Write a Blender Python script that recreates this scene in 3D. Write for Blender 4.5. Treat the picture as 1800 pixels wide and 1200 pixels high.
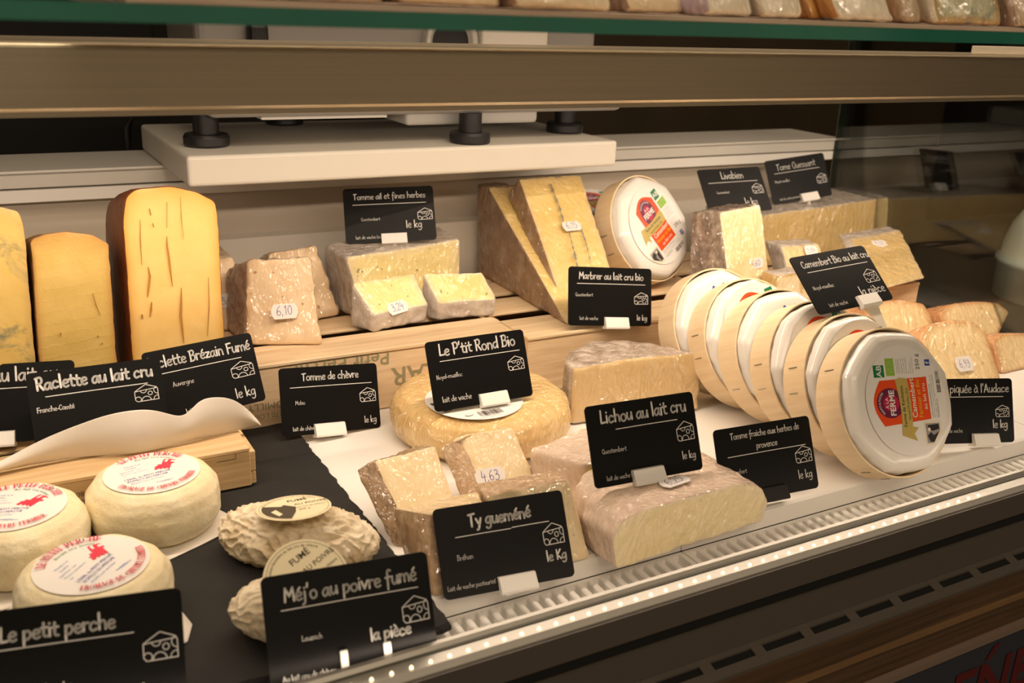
import bpy, bmesh, math, random
from mathutils import Vector, Matrix, noise
random.seed(7)
for o in list(bpy.data.objects): bpy.data.objects.remove(o)
SC = bpy.context.scene
COL = SC.collection

# ------------------------------------------------------------------ camera
FPX, CAMZ = 1735.01, 0.34
RM = Matrix(((0.87477777, 0.12543067, -0.46800748),
             (-0.48296992, 0.30303995, -0.82152714),
             (0.03878026, 0.94468722, 0.32567185)))
cam_d = bpy.data.cameras.new('camera'); cam = bpy.data.objects.new('camera', cam_d); COL.objects.link(cam)
cam.matrix_world = Matrix.Translation((0, 0, CAMZ)) @ RM.to_4x4()
cam_d.sensor_fit = 'HORIZONTAL'; cam_d.sensor_width = 36.0; cam_d.lens = FPX * 36.0 / 1800.0
cam_d.clip_start = 0.01; cam_d.clip_end = 50
cam_d.dof.use_dof = True; cam_d.dof.focus_distance = 0.76; cam_d.dof.aperture_fstop = 10.0
SC.camera = cam

# ------------------------------------------------------------------ world, lamps, exposure
w = bpy.data.worlds.new('room_light'); SC.world = w; w.use_nodes = True
bg = w.node_tree.nodes['Background']; bg.inputs[0].default_value = (1.0, 0.76, 0.50, 1); bg.inputs[1].default_value = 0.20
WARM = (1.0, 0.79, 0.60)
def area(name, loc, rot, sx, sy, power, color=WARM, spread=180):
    d = bpy.data.lights.new(name, 'AREA'); d.shape = 'RECTANGLE'; d.size = sx; d.size_y = sy; d.energy = power; d.color = color
    d.spread = math.radians(spread)
    o = bpy.data.objects.new(name, d); COL.objects.link(o); o.location = loc; o.rotation_euler = rot; return o
area('rail_led_light', (0.62, 0.610, 0.268), (math.radians(12), 0, 0), 1.5, 0.012, 3.7)
area('front_led_light', (0.40, 0.3940, 0.0268), (math.radians(95), 0, 0), 1.4, 0.004, 0.12)
area('canopy_led_light', (0.70, 0.47, 0.62), (0, 0, 0), 1.4, 0.03, 9.0)
area('added_front_fill', (0.2, -0.9, 1.5), (math.radians(35), 0, 0), 1.2, 0.6, 13.0, (1.0, 0.78, 0.55))  # unseen fill lamp added behind the camera to lift the front faces
SC.view_settings.view_transform = 'Standard'; SC.view_settings.look = 'None'
SC.view_settings.gamma = 1; SC.view_settings.use_curve_mapping = False
SC.view_settings.exposure = -0.13

# ------------------------------------------------------------------ helpers: picking points on real planes
def _ray(px, py):
    return RM @ Vector(((px - 900) / FPX, -(py - 600) / FPX, -1.0))
def Z(px, py, z):                       # point of the horizontal plane at height z
    r = _ray(px, py); t = (z - CAMZ) / r.z; return Vector((0, 0, CAMZ)) + r * t
def Yp(px, py, y):                      # point of the upright plane at depth y
    r = _ray(px, py); t = y / r.y; return Vector((0, 0, CAMZ)) + r * t
def onplane(px, py, o, n):
    r = _ray(px, py); c = Vector((0, 0, CAMZ)); t = (o - c).dot(n) / r.dot(n); return c + r * t

# ------------------------------------------------------------------ materials
MATS = {}
def nodes(name):
    m = bpy.data.materials.new(name); m.use_nodes = True; MATS[name] = m
    return m, m.node_tree, m.node_tree.nodes['Principled BSDF']
def N(nt, t, **kw):
    n = nt.nodes.new(t)
    for k, v in kw.items():
        if k in n.inputs: n.inputs[k].default_value = v
        else: setattr(n, k, v)
    return n
def L(nt, a, b): nt.links.new(a, b)
def plain(name, col, rough=0.5, metal=0.0, coat=0.0, spec=0.5, noise_amt=0.0, nscale=30.0, bump=0.0):
    m, nt, p = nodes(name)
    p.inputs['Base Color'].default_value = (*col, 1); p.inputs['Roughness'].default_value = rough
    p.inputs['Metallic'].default_value = metal; p.inputs['Coat Weight'].default_value = coat
    p.inputs['Specular IOR Level'].default_value = spec
    if noise_amt or bump:
        tc = N(nt, 'ShaderNodeTexCoord'); nz = N(nt, 'ShaderNodeTexNoise', Scale=nscale, Detail=5.0)
        L(nt, tc.outputs['Object'], nz.inputs['Vector'])
        if noise_amt:
            mx = N(nt, 'ShaderNodeMix', data_type='RGBA'); L(nt, nz.outputs['Fac'], mx.inputs['Factor'])
            mx.inputs['A'].default_value = (*[c * (1 - noise_amt) for c in col], 1)
            mx.inputs['B'].default_value = (*[min(1, c * (1 + noise_amt)) for c in col], 1)
            L(nt, mx.outputs['Result'], p.inputs['Base Color'])
        if bump:
            b = N(nt, 'ShaderNodeBump', Strength=bump, Distance=0.001); L(nt, nz.outputs['Fac'], b.inputs['Height']); L(nt, b.outputs['Normal'], p.inputs['Normal'])
    return m
def emit(name, col, s):
    m, nt, p = nodes(name); p.inputs['Emission Color'].default_value = (*col, 1); p.inputs['Emission Strength'].default_value = s
    p.inputs['Base Color'].default_value = (*col, 1); return m
def film(nt, p, weight=1.0, scale=70.0, strength=1.0):
    """creased cling film: a glossy coat with its own wrinkled normal"""
    tc = N(nt, 'ShaderNodeTexCoord'); mp = N(nt, 'ShaderNodeMapping'); mp.inputs['Rotation'].default_value = (0.5, 0.7, 0.6)
    mp.inputs['Scale'].default_value = (1.0, 1.0, 0.5)
    L(nt, tc.outputs['Object'], mp.inputs['Vector'])
    def crease(sc, dist):
        a = N(nt, 'ShaderNodeTexNoise', Scale=sc, Detail=2.0, Distortion=dist); L(nt, mp.outputs['Vector'], a.inputs['Vector'])
        r = N(nt, 'ShaderNodeMath', operation='SUBTRACT'); L(nt, a.outputs['Fac'], r.inputs[0]); r.inputs[1].default_value = 0.5
        ab = N(nt, 'ShaderNodeMath', operation='ABSOLUTE'); L(nt, r.outputs[0], ab.inputs[0]); return ab.outputs[0]
    c1, c2 = crease(scale * .55, 1.6), crease(scale * 1.9, 1.0)
    mu = N(nt, 'ShaderNodeMath', operation='MULTIPLY_ADD'); L(nt, c2, mu.inputs[0]); mu.inputs[1].default_value = 0.35; L(nt, c1, mu.inputs[2])
    b = N(nt, 'ShaderNodeBump', Strength=strength, Distance=0.020); L(nt, mu.outputs[0], b.inputs['Height'])
    p.inputs['Coat Weight'].default_value = weight; p.inputs['Coat Roughness'].default_value = 0.09; p.inputs['Coat IOR'].default_value = 1.85
    L(nt, b.outputs['Normal'], p.inputs['Coat Normal'])
def paste(name, c1, c2, spot=None, spot_scale=90, spot_size=0.12, wrap=True, layer=False, edge=None, rough=0.45, bump=0.15):
    """cut face of a cheese: mottled, with sparse holes or herbs, darker next to its rind"""
    m, nt, p = nodes(name); p.inputs['Roughness'].default_value = rough
    tc = N(nt, 'ShaderNodeTexCoord')
    nz = N(nt, 'ShaderNodeTexNoise', Scale=38.0, Detail=6.0, Roughness=0.65); L(nt, tc.outputs['Object'], nz.inputs['Vector'])
    mx = N(nt, 'ShaderNodeMix', data_type='RGBA'); mx.inputs['A'].default_value = (*c1, 1); mx.inputs['B'].default_value = (*c2, 1)
    cr = N(nt, 'ShaderNodeValToRGB'); cr.color_ramp.elements[0].position = 0.35; cr.color_ramp.elements[1].position = 0.68
    L(nt, nz.outputs['Fac'], cr.inputs['Fac']); L(nt, cr.outputs['Color'], mx.inputs['Factor'])
    out = mx.outputs['Result']; hgt = nz.outputs['Fac']
    if spot:
        nw = N(nt, 'ShaderNodeTexNoise', Scale=60.0, Detail=2.0); L(nt, tc.outputs['Object'], nw.inputs['Vector'])
        av = N(nt, 'ShaderNodeMix', data_type='RGBA'); av.inputs['Factor'].default_value = 0.012
        L(nt, tc.outputs['Object'], av.inputs['A']); L(nt, nw.outputs['Color'], av.inputs['B'])
        vo = N(nt, 'ShaderNodeTexVoronoi', Scale=spot_scale); L(nt, av.outputs['Result'], vo.inputs['Vector'])
        # only some cells carry a spot, each of its own size
        sz = N(nt, 'ShaderNodeSeparateColor'); L(nt, vo.outputs['Color'], sz.inputs[0])
        th = N(nt, 'ShaderNodeMath', operation='MULTIPLY'); L(nt, sz.outputs[0], th.inputs[0]); L(nt, sz.outputs[1], th.inputs[1])
        t2 = N(nt, 'ShaderNodeMath', operation='MULTIPLY'); L(nt, th.outputs[0], t2.inputs[0]); t2.inputs[1].default_value = spot_size * 4
        t3 = N(nt, 'ShaderNodeMath', operation='SUBTRACT'); L(nt, t2.outputs[0], t3.inputs[0]); t3.inputs[1].default_value = spot_size
        mr = N(nt, 'ShaderNodeMath', operation='SUBTRACT'); L(nt, t3.outputs[0], mr.inputs[0]); L(nt, vo.outputs['Distance'], mr.inputs[1])
        ml = N(nt, 'ShaderNodeMath', operation='MULTIPLY', use_clamp=True); L(nt, mr.outputs[0], ml.inputs[0]); ml.inputs[1].default_value = 7.0
        m2 = N(nt, 'ShaderNodeMix', data_type='RGBA'); L(nt, ml.outputs[0], m2.inputs['Factor']); L(nt, out, m2.inputs['A']); m2.inputs['B'].default_value = (*spot, 1)
        out = m2.outputs['Result']
        sb = N(nt, 'ShaderNodeMath', operation='SUBTRACT'); L(nt, nz.outputs['Fac'], sb.inputs[0]); L(nt, ml.outputs[0], sb.inputs[1]); hgt = sb.outputs[0]
    if edge:
        at = N(nt, 'ShaderNodeAttribute', attribute_name='rim')
        m3 = N(nt, 'ShaderNodeMix', data_type='RGBA'); L(nt, at.outputs['Fac'], m3.inputs['Factor']); L(nt, out, m3.inputs['A']); m3.inputs['B'].default_value = (*edge, 1)
        out = m3.outputs['Result']
    L(nt, out, p.inputs['Base Color'])
    b = N(nt, 'ShaderNodeBump', Strength=bump, Distance=0.0015); L(nt, hgt, b.inputs['Height']); L(nt, b.outputs['Normal'], p.inputs['Normal'])
    if wrap: film(nt, p)
    return m
def rind(name, c1, c2, c3=None, scale=60.0, bump=0.5, wrap=True, rough=0.7):
    m, nt, p = nodes(name); p.inputs['Roughness'].default_value = rough
    tc = N(nt, 'ShaderNodeTexCoord'); nz = N(nt, 'ShaderNodeTexNoise', Scale=scale, Detail=8.0, Roughness=0.7); L(nt, tc.outputs['Object'], nz.inputs['Vector'])
    cr = N(nt, 'ShaderNodeValToRGB'); e = cr.color_ramp.elements; e[0].position = 0.33; e[0].color = (*c1, 1); e[1].position = 0.66; e[1].color = (*c2, 1)
    if c3: k = e.new(0.5); k.color = (*c3, 1)
    L(nt, nz.outputs['Fac'], cr.inputs['Fac']); L(nt, cr.outputs['Color'], p.inputs['Base Color'])
    b = N(nt, 'ShaderNodeBump', Strength=bump, Distance=0.0025); L(nt, nz.outputs['Fac'], b.inputs['Height']); L(nt, b.outputs['Normal'], p.inputs['Normal'])
    if wrap: film(nt, p)
    return m
def wood(name, c1, c2, scale=(4, 60, 60), rough=0.6):
    m, nt, p = nodes(name); p.inputs['Roughness'].default_value = rough
    tc = N(nt, 'ShaderNodeTexCoord'); mp = N(nt, 'ShaderNodeMapping'); mp.inputs['Scale'].default_value = scale; L(nt, tc.outputs['Object'], mp.inputs['Vector'])
    nz = N(nt, 'ShaderNodeTexNoise', Scale=3.0, Detail=6.0, Distortion=0.6); L(nt, mp.outputs['Vector'], nz.inputs['Vector'])
    cr = N(nt, 'ShaderNodeValToRGB'); e = cr.color_ramp.elements; e[0].position = 0.3; e[0].color = (*c1, 1); e[1].position = 0.7; e[1].color = (*c2, 1)
    L(nt, nz.outputs['Fac'], cr.inputs['Fac']); L(nt, cr.outputs['Color'], p.inputs['Base Color'])
    b = N(nt, 'ShaderNodeBump', Strength=0.25, Distance=0.0008); L(nt, nz.outputs['Fac'], b.inputs['Height']); L(nt, b.outputs['Normal'], p.inputs['Normal'])
    return m
def thin_glass(name, tint, refl=0.9, base=0.03):
    m = bpy.data.materials.new(name); m.use_nodes = True; MATS[name] = m; nt = m.node_tree
    for n in list(nt.nodes):
        if n.type != 'OUTPUT_MATERIAL': nt.nodes.remove(n)
    out = nt.nodes['Material Output']
    t = N(nt, 'ShaderNodeBsdfTransparent'); t.inputs['Color'].default_value = (*tint, 1)
    g = N(nt, 'ShaderNodeBsdfGlossy', Roughness=0.02); fr = N(nt, 'ShaderNodeFresnel', IOR=1.5)
    mul = N(nt, 'ShaderNodeMath', operation='MULTIPLY', use_clamp=True); L(nt, fr.outputs[0], mul.inputs[0]); mul.inputs[1].default_value = refl
    mx = N(nt, 'ShaderNodeMixShader'); L(nt, mul.outputs[0], mx.inputs['Fac']); L(nt, t.outputs[0], mx.inputs[1]); L(nt, g.outputs[0], mx.inputs[2]); L(nt, mx.outputs[0], out.inputs['Surface'])
    return m

M_WHITE = plain('white_enamel', (0.82, 0.80, 0.76), 0.38)
M_LEDGE = plain('ledge_enamel', (0.62, 0.60, 0.55), 0.45)
M_BACK = plain('liner_enamel', (0.74, 0.70, 0.62), 0.5)
M_BOARD = plain('white_polyethylene', (0.64, 0.61, 0.54), 0.5, noise_amt=0.03, nscale=20)
M_STEEL = None
def brushed():
    m, nt, p = nodes('brushed_steel'); p.inputs['Metallic'].default_value = 0.7; p.inputs['Roughness'].default_value = 0.36
    tc = N(nt, 'ShaderNodeTexCoord'); mp = N(nt, 'ShaderNodeMapping'); mp.inputs['Scale'].default_value = (1.5, 400, 400); L(nt, tc.outputs['Object'], mp.inputs['Vector'])
    nz = N(nt, 'ShaderNodeTexNoise', Scale=2.0, Detail=4.0); L(nt, mp.outputs['Vector'], nz.inputs['Vector'])
    cr = N(nt, 'ShaderNodeValToRGB'); e = cr.color_ramp.elements; e[0].color = (0.66, 0.56, 0.40, 1); e[1].color = (0.80, 0.68, 0.50, 1)
    L(nt, nz.outputs['Fac'], cr.inputs['Fac']); L(nt, cr.outputs['Color'], p.inputs['Base Color'])
    return m
M_STEEL = brushed()
M_ALU = plain('satin_aluminium', (0.62, 0.60, 0.55), 0.38, metal=0.6)
M_FASCIA = plain('dark_bronze_fascia', (0.10, 0.085, 0.07), 0.45)
M_BLACK = plain('black_plastic', (0.012, 0.011, 0.012), 0.4)
M_VOID = plain('recess_shade', (0.004, 0.004, 0.004), 0.9)
M_GLASS = thin_glass('clear_glass', (0.93, 0.96, 0.94))
M_GREEN = plain('green_glass_edge', (0.03, 0.20, 0.14), 0.12, spec=0.8, noise_amt=0.5, nscale=9)
M_LED = emit('led_glow', (1.0, 0.80, 0.50), 2.2)
M_COUNTERWOOD = wood('counter_walnut', (0.05, 0.028, 0.014), (0.12, 0.068, 0.032), (3, 90, 90))
M_CRATE = wood('poplar_crate', (0.66, 0.47, 0.27), (0.80, 0.62, 0.40), (5, 70, 70))
M_CRATE2 = wood('poplar_crate_rough', (0.52, 0.35, 0.17), (0.70, 0.50, 0.28), (6, 80, 80))
M_CRATEIN = plain('crate_inside', (0.22, 0.13, 0.06), 0.8)
M_INKGREEN = plain('faded_green_ink', (0.30, 0.27, 0.15), 0.8)
M_INKBLACK = plain('faded_black_ink', (0.07, 0.05, 0.03), 0.8)
M_SLATE = plain('slate', (0.021, 0.020, 0.019), 0.75, spec=0.25, noise_amt=0.35, nscale=45, bump=0.5)
M_CARD = plain('black_card', (0.0035, 0.0033, 0.0035), 0.42, spec=0.2)
M_CHALK = plain('white_lettering', (0.72, 0.71, 0.68), 0.6)
M_HOLDER = plain('white_card_holder', (0.84, 0.82, 0.78), 0.35)
M_CLEAR = thin_glass('clear_plastic', (0.9, 0.9, 0.88), 1.2)
M_PAPER = plain('greaseproof_paper', (0.74, 0.69, 0.62), 0.45, noise_amt=0.04, nscale=25)
M_STICK = plain('price_sticker_paper', (0.80, 0.77, 0.74), 0.5)
M_PEN = plain('blue_pen', (0.10, 0.09, 0.36), 0.6)
M_POPLAR = wood('poplar_band', (0.80, 0.60, 0.36), (0.88, 0.70, 0.46), (70, 70, 5), 0.5)
M_WRAP = plain('white_wax_paper', (0.82, 0.79, 0.74), 0.3, coat=0.35, bump=0.7, nscale=55)
M_STAPLE = plain('staple_wire', (0.35, 0.34, 0.33), 0.3, metal=1.0)
M_LWHITE = plain('label_white', (0.82, 0.80, 0.77), 0.32)
M_LORANGE = plain('label_orange', (0.78, 0.075, 0.012), 0.35)
M_LPURPLE = plain('label_plum', (0.14, 0.012, 0.055), 0.4)
M_LRED = plain('label_crimson', (0.45, 0.015, 0.06), 0.4)
M_LGOLD = plain('label_khaki', (0.52, 0.40, 0.11), 0.4)
M_LYELLOW = plain('label_amber', (0.80, 0.42, 0.02), 0.4)
M_LBLACK = plain('label_black', (0.02, 0.018, 0.018), 0.5)
M_LGREEN = plain('label_dark_green', (0.012, 0.18, 0.07), 0.4)
M_LLIME = plain('label_lime', (0.28, 0.50, 0.06), 0.4)
M_LBLUE = plain('label_blue', (0.035, 0.07, 0.35), 0.4)
M_LSKY = plain('label_pale_blue', (0.16, 0.28, 0.55), 0.5)
M_LPINK = plain('label_red', (0.72, 0.035, 0.08), 0.45)
M_LCREAM = plain('label_cream', (0.82, 0.74, 0.58), 0.4)
M_LTAN = plain('label_pale_yellow', (0.84, 0.75, 0.50), 0.4)
M_LGREY = plain('label_grey', (0.32, 0.31, 0.30), 0.5)

# ------------------------------------------------------------------ mesh builder
class MB:
    def __init__(s): s.v = []; s.f = []; s.m = []; s.mats = []; s.smooth = []
    def mi(s, m):
        if m not in s.mats: s.mats.append(m)
        return s.mats.index(m)
    def add(s, vs, fs, m, sm=False, T=None):
        b = len(s.v)
        s.v += [tuple((T @ Vector(v)) if T else v) for v in vs]
        k = s.mi(m)
        for f in fs: s.f.append([b + i for i in f]); s.m.append(k); s.smooth.append(sm)
    def box(s, x0, x1, y0, y1, z0, z1, m, T=None):
        vs = [(x, y, z) for x in (x0, x1) for y in (y0, y1) for z in (z0, z1)]
        s.add(vs, [(0, 1, 3, 2), (4, 6, 7, 5), (0, 4, 5, 1), (2, 3, 7, 6), (0, 2, 6, 4), (1, 5, 7, 3)], m, False, T)
    def bevbox(s, x0, x1, y0, y1, z0, z1, m, b=0.002, seg=2, T=None):
        bm = bmesh.new()
        bmesh.ops.create_cube(bm, size=1.0)
        for v in bm.verts: v.co = Vector(((x0 + x1) / 2 + v.co.x * (x1 - x0), (y0 + y1) / 2 + v.co.y * (y1 - y0), (z0 + z1) / 2 + v.co.z * (z1 - z0)))
        bmesh.ops.bevel(bm, geom=bm.edges[:], offset=b, segments=seg, profile=0.5, affect='EDGES')
        bm.verts.index_update(); s.add([v.co[:] for v in bm.verts], [[v.index for v in f.verts] for f in bm.faces], m, False, T); bm.free()
    def extrude(s, poly, x0, x1, m, T=None):      # poly of (y, z), extruded along X
        n = len(poly); vs = [(x0, y, z) for y, z in poly] + [(x1, y, z) for y, z in poly]
        s.add(vs, [list(range(n))[::-1], list(range(n, 2 * n))] + [(i, (i + 1) % n, n + (i + 1) % n, n + i) for i in range(n)], m, False, T)
    def plate(s, poly, z0, z1, m, T=None):         # poly of (x, y), from z0 to z1
        n = len(poly); vs = [(x, y, z0) for x, y in poly] + [(x, y, z1) for x, y in poly]
        s.add(vs, [list(range(n))[::-1], list(range(n, 2 * n))] + [(i, (i + 1) % n, n + (i + 1) % n, n + i) for i in range(n)], m, False, T)
    def flat(s, poly, z, m, T=None):
        s.add([(x, y, z) for x, y in poly], [list(range(len(poly)))], m, False, T)
    def disc(s, r, z, m, T=None, n=64, c=(0, 0), ry=None):
        s.flat([(c[0] + r * math.cos(2 * math.pi * i / n), c[1] + (ry or r) * math.sin(2 * math.pi * i / n)) for i in range(n)], z, m, T)
    def lathe(s, prof, m, n=64, T=None, sm=True, rad=None, sharp=False):
        if sharp:
            for a, b in zip(prof[:-1], prof[1:]): s.lathe([a, b], m, n, T, sm, rad)
            return
        k = len(prof); vs = []
        for i in range(n):
            a = 2 * math.pi * i / n
            for r, z in prof:
                q = r * (rad(a, z) if rad else 1); vs.append((q * math.cos(a), q * math.sin(a), z))
        fs = [(i * k + j, ((i + 1) % n) * k + j, ((i + 1) % n) * k + j + 1, i * k + j + 1) for i in range(n) for j in range(k - 1)]
        s.add(vs, fs, m, sm, T)
    def tube(s, pts, r, m, n=8, T=None):
        pts = [Vector(p) for p in pts]; vs = []; fs = []
        for i, p in enumerate(pts):
            d = (pts[min(i + 1, len(pts) - 1)] - pts[max(i - 1, 0)]).normalized()
            u = d.cross(Vector((0, 0, 1)) if abs(d.z) < 0.9 else Vector((1, 0, 0))).normalized(); w_ = d.cross(u)
            for j in range(n):
                a = 2 * math.pi * j / n; vs.append((p + (u * math.cos(a) + w_ * math.sin(a)) * r)[:])
        for i in range(len(pts) - 1):
            for j in range(n): fs.append((i * n + j, i * n + (j + 1) % n, (i + 1) * n + (j + 1) % n, (i + 1) * n + j))
        fs += [list(range(n)), list(range((len(pts) - 1) * n, len(pts) * n))[::-1]]
        s.add(vs, fs, m, True, T)
    def stroke(s, pts, wd, z, m, T=None):          # pen stroke in the XY plane with round ends
        vs = []; fs = []
        for a, b in zip(pts[:-1], pts[1:]):
            dx, dy = b[0] - a[0], b[1] - a[1]; l = math.hypot(dx, dy)
            if l < 1e-9: continue
            nx, ny = -dy / l * wd / 2, dx / l * wd / 2; k = len(vs)
            vs += [(a[0] + nx, a[1] + ny, z), (a[0] - nx, a[1] - ny, z), (b[0] - nx, b[1] - ny, z), (b[0] + nx, b[1] + ny, z)]; fs.append((k, k + 1, k + 2, k + 3))
        for p in pts:
            k = len(vs); vs += [(p[0] + wd / 2 * math.cos(t * math.pi / 4), p[1] + wd / 2 * math.sin(t * math.pi / 4), z) for t in range(8)]; fs.append(list(range(k, k + 8)))
        s.add(vs, fs, m, False, T)
    def build(s, name, parent=None, loc=None, mat=None):
        me = bpy.data.meshes.new(name); me.from_pydata(s.v, [], s.f)
        for m in s.mats: me.materials.append(m)
        me.polygons.foreach_set('material_index', s.m); me.polygons.foreach_set('use_smooth', s.smooth); me.update()
        o = bpy.data.objects.new(name, me); COL.objects.link(o)
        if parent: o.parent = parent
        if loc is not None: o.location = loc
        return o
def tag(o, label, cat, group=None):
    o['label'] = label; o['category'] = cat
    if group: o['group'] = group
    return o
def empty(name, loc, M=None):
    o = bpy.data.objects.new(name, None); COL.objects.link(o); o.empty_display_size = 0.02
    if M is not None: o.matrix_world = M
    else: o.location = loc
    return o
def copy_tree(o, parent=None):
    c = o.copy(); COL.objects.link(c)
    if parent: c.parent = parent
    for ch in list(o.children): copy_tree(ch, c)
    return c

# ------------------------------------------------------------------ handwriting: a pen-stroke alphabet (x-height 5, ascender 9.5, descender -3.5)
G = {
'a': (5.3, 'c4.3 4.3 3 5.1 1.2 4 .5 1.8 1.6 .1 3.2 1 4.3 4.3|c4.4 4.9 4.1 2 4.9 .1'),
'b': (5.2, 'l.8 9.5 .8 .1|c.8 3 2 4.9 3.8 4.6 4.5 2.6 3.4 .4 1.8 0 .8 .8'),
'c': (5.0, 'c4.1 4.2 3 5.1 1.3 4.2 .6 2 1.8 .1 4.1 .8'),
'd': (5.3, 'c4.2 4 3 4.9 1.2 4 .5 1.8 1.7 .1 3.3 .9 4.3 3|l4.4 9.5 4.5 0'),
'e': (4.8, 'c.7 2.6 3 2.8 4.2 3.6 3.6 4.9 1.9 4.9 .7 3 1.1 .8 2.6 0 4.2 .7'),
'f': (4.2, 'c4 9 2.8 9.6 1.9 8 1.8 3 1.6 -3|l.4 4.6 3.6 5'),
'g': (5.3, 'c4.3 4.3 3 5.1 1.2 4 .6 1.8 1.8 .4 3.4 1.2 4.3 4.3|c4.4 4.9 4.3 0 3.6 -2.6 2 -3.5 .6 -2.6'),
'h': (5.2, 'l.8 9.5 .8 0|c.8 2.6 2 4.7 3.5 4.7 4.2 3 4.3 0'),
'i': (2.1, 'l1 5 1 0|l1 7.2 1.05 7.5'),
'j': (2.6, 'c1.6 5 1.6 0 1.2 -2.6 0 -3.3|l1.6 7.2 1.65 7.5'),
'k': (5, 'l.8 9.5 .8 0|l4 5 .9 2.3 4.4 0'),
'l': (2.1, 'l.9 9.5 1 0'),
'm': (7.6, 'l.8 5 .8 0|c.8 2.6 2 4.8 3.2 4.5 3.8 3 3.9 0|c3.9 2.8 5 4.8 6.2 4.5 6.8 3 6.9 0'),
'n': (5.2, 'l.8 5 .8 0|c.8 2.6 2 4.8 3.5 4.6 4.2 3 4.3 0'),
'o': (5.3, 'c2.8 4.9 1.2 4.2 .6 2.4 1.4 .4 2.9 0 4.3 1 4.6 3 3.8 4.6 2.6 4.9'),
'p': (5.2, 'l.9 5 .7 -3.4|c.9 3 2.2 4.9 3.8 4.6 4.5 2.6 3.4 .5 2 .1 .9 .8'),
'q': (5.3, 'c4.3 4.3 3 5.1 1.2 4 .6 1.8 1.8 .2 3.4 1 4.3 4.3|l4.4 5 4.4 -3.4'),
'r': (3.9, 'l.8 5 .8 0|c.8 2.6 1.8 4.6 3.6 4.7'),
's': (4.2, 'c3.6 4.4 2.2 5 1 4 1.8 2.9 3.2 2.2 3.5 .9 2.2 0 .6 .6'),
't': (4, 'c1.8 8 1.7 3 2 .6 3.6 .3|l.3 5.2 3.7 5.4'),
'u': (5.2, 'c.8 5 .7 1.8 1.6 .1 3.2 .8 4.3 4|l4.3 5 4.5 0'),
'v': (4.8, 'l.5 5 2.2 0 4.4 5'),
'x': (4.8, 'l.6 5 4.2 0|l4.2 5 .5 0'),
'y': (4.9, 'l.6 5 2.5 .8|l4.5 5 2 -3 .9 -3.3'),
'z': (4.6, 'l.7 4.8 4 4.8 .6 .1 4.2 .2'),
'A': (6.3, 'l.5 0 3 9 5.6 0|l1.4 3 4.8 3.2'),
'B': (5.6, 'l1 9 1 0|c.2 8.8 3.4 9.2 4.5 7.4 3 5.2 1.2 4.8|c1.2 4.8 4.2 4.8 5 2.6 3.6 .4 .4 0'),
'C': (5.4, 'c4.9 7.6 3.6 9 1.4 7.6 .7 4 1.6 .8 3.4 .1 5 1.4'),
'F': (5, 'l1 9 1 0|l.6 8.9 4.7 9.1|l1 4.8 4 5'),
'K': (5.5, 'l1 9 1 0|l4.8 9 1.2 4 5 0'),
'L': (4.8, 'l1.2 9 .9 .2 4.5 .5'),
'M': (7.4, 'l.8 0 1.4 9 3.8 3.4 6.2 9 6.7 0'),
'N': (6.2, 'l1 0 1 9 5 .2 5.1 9.2'),
'O': (6.2, 'c3.2 9 1.2 7.6 .7 4 1.8 .6 3.6 .1 5.2 2 5.4 5.6 4.4 8.4 3 9'),
'P': (5.2, 'l1 9 1 0|c.3 8.6 3.4 9.3 4.6 7 3.6 4.6 1.2 4.2'),
'Q': (6.2, 'c3.2 9 1.2 7.6 .7 4 1.8 .6 3.6 .1 5.2 2 5.4 5.6 4.4 8.4 3 9|l3.2 2.4 5.4 -.6'),
'R': (5.6, 'l1 9 1 0|c.3 8.6 3.4 9.3 4.5 7.2 3.6 5 1.2 4.4|l2.4 4.4 5 0'),
'T': (5.6, 'l.5 8.6 5.2 9.1|l2.6 8.8 2.4 0'),
"'": (2.0, 'l1.2 9.5 .8 7.2'), '-': (3.6, 'l.8 2.6 3 2.7'), ' ': (3.0, ''), ',': (2.0, 'l1 .8 .6 -1.2'), '.': (1.8, 'l.8 .2 .85 .3'),
'1': (3.4, 'l.8 6.8 2.2 8.6 2.2 0'), '2': (5, 'c.8 7 2.4 8.8 4 7 3 3.6 .6 .2|l.6 .2 4.4 .3'), '3': (4.8, 'c.8 8 2.6 8.9 3.8 7 2 5 1.6 4.8|c1.8 4.8 4.2 4.4 3.8 1.2 2 -.2 .5 .8'),
'4': (5.2, 'l1.6 8.8 .7 3.4 4.6 3.6|l3.4 6 3.2 -.6'), '5': (4.8, 'l4 8.8 1.4 8.6 1.1 5|c1.1 5 3.6 5.4 4 2.4 2.4 .1 .6 .6'),
'6': (5, 'c3.8 8.8 1.6 6.6 .8 3 1.6 .2 3.6 .6 4 3 2.4 4.4 .9 2.8'), '8': (5, 'c2.6 4.8 1 6.8 2.4 8.8 4 7.2 2.6 4.8 .8 2.2 2.4 0 4.2 2 2.6 4.8'),
'9': (5, 'c4 7 2.4 8.8 .9 7 1.6 4.8 3.6 5.2 4 7 3.6 3 2.2 0'), '0': (5, 'c2.6 8.8 1 6.8 .8 3 2.2 .1 3.8 1.6 4.1 5.4 3.4 8 2.4 8.8'), '7': (4.6, 'l.6 8.4 4 8.6 1.6 0'),
}
def _acc(base, mark):
    a, s = G[base]; return (a, s + '|' + mark)
G['é'] = _acc('e', 'l2.2 6.3 3.6 8'); G['è'] = _acc('e', 'l3 6.3 1.6 8'); G['à'] = _acc('a', 'l3.2 6.3 1.8 8')
def _smooth(p):
    out = []
    for i in range(len(p) - 1):
        a, b, c, d = p[max(i - 1, 0)], p[i], p[i + 1], p[min(i + 2, len(p) - 1)]
        for k in range(4):
            t = k / 4
            out.append(tuple(0.5 * (2 * b[j] + (c[j] - a[j]) * t + (2 * a[j] - 5 * b[j] + 4 * c[j] - d[j]) * t * t + (3 * b[j] - a[j] - 3 * c[j] + d[j]) * t ** 3) for j in (0, 1)))
    out.append(p[-1]); return out
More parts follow.
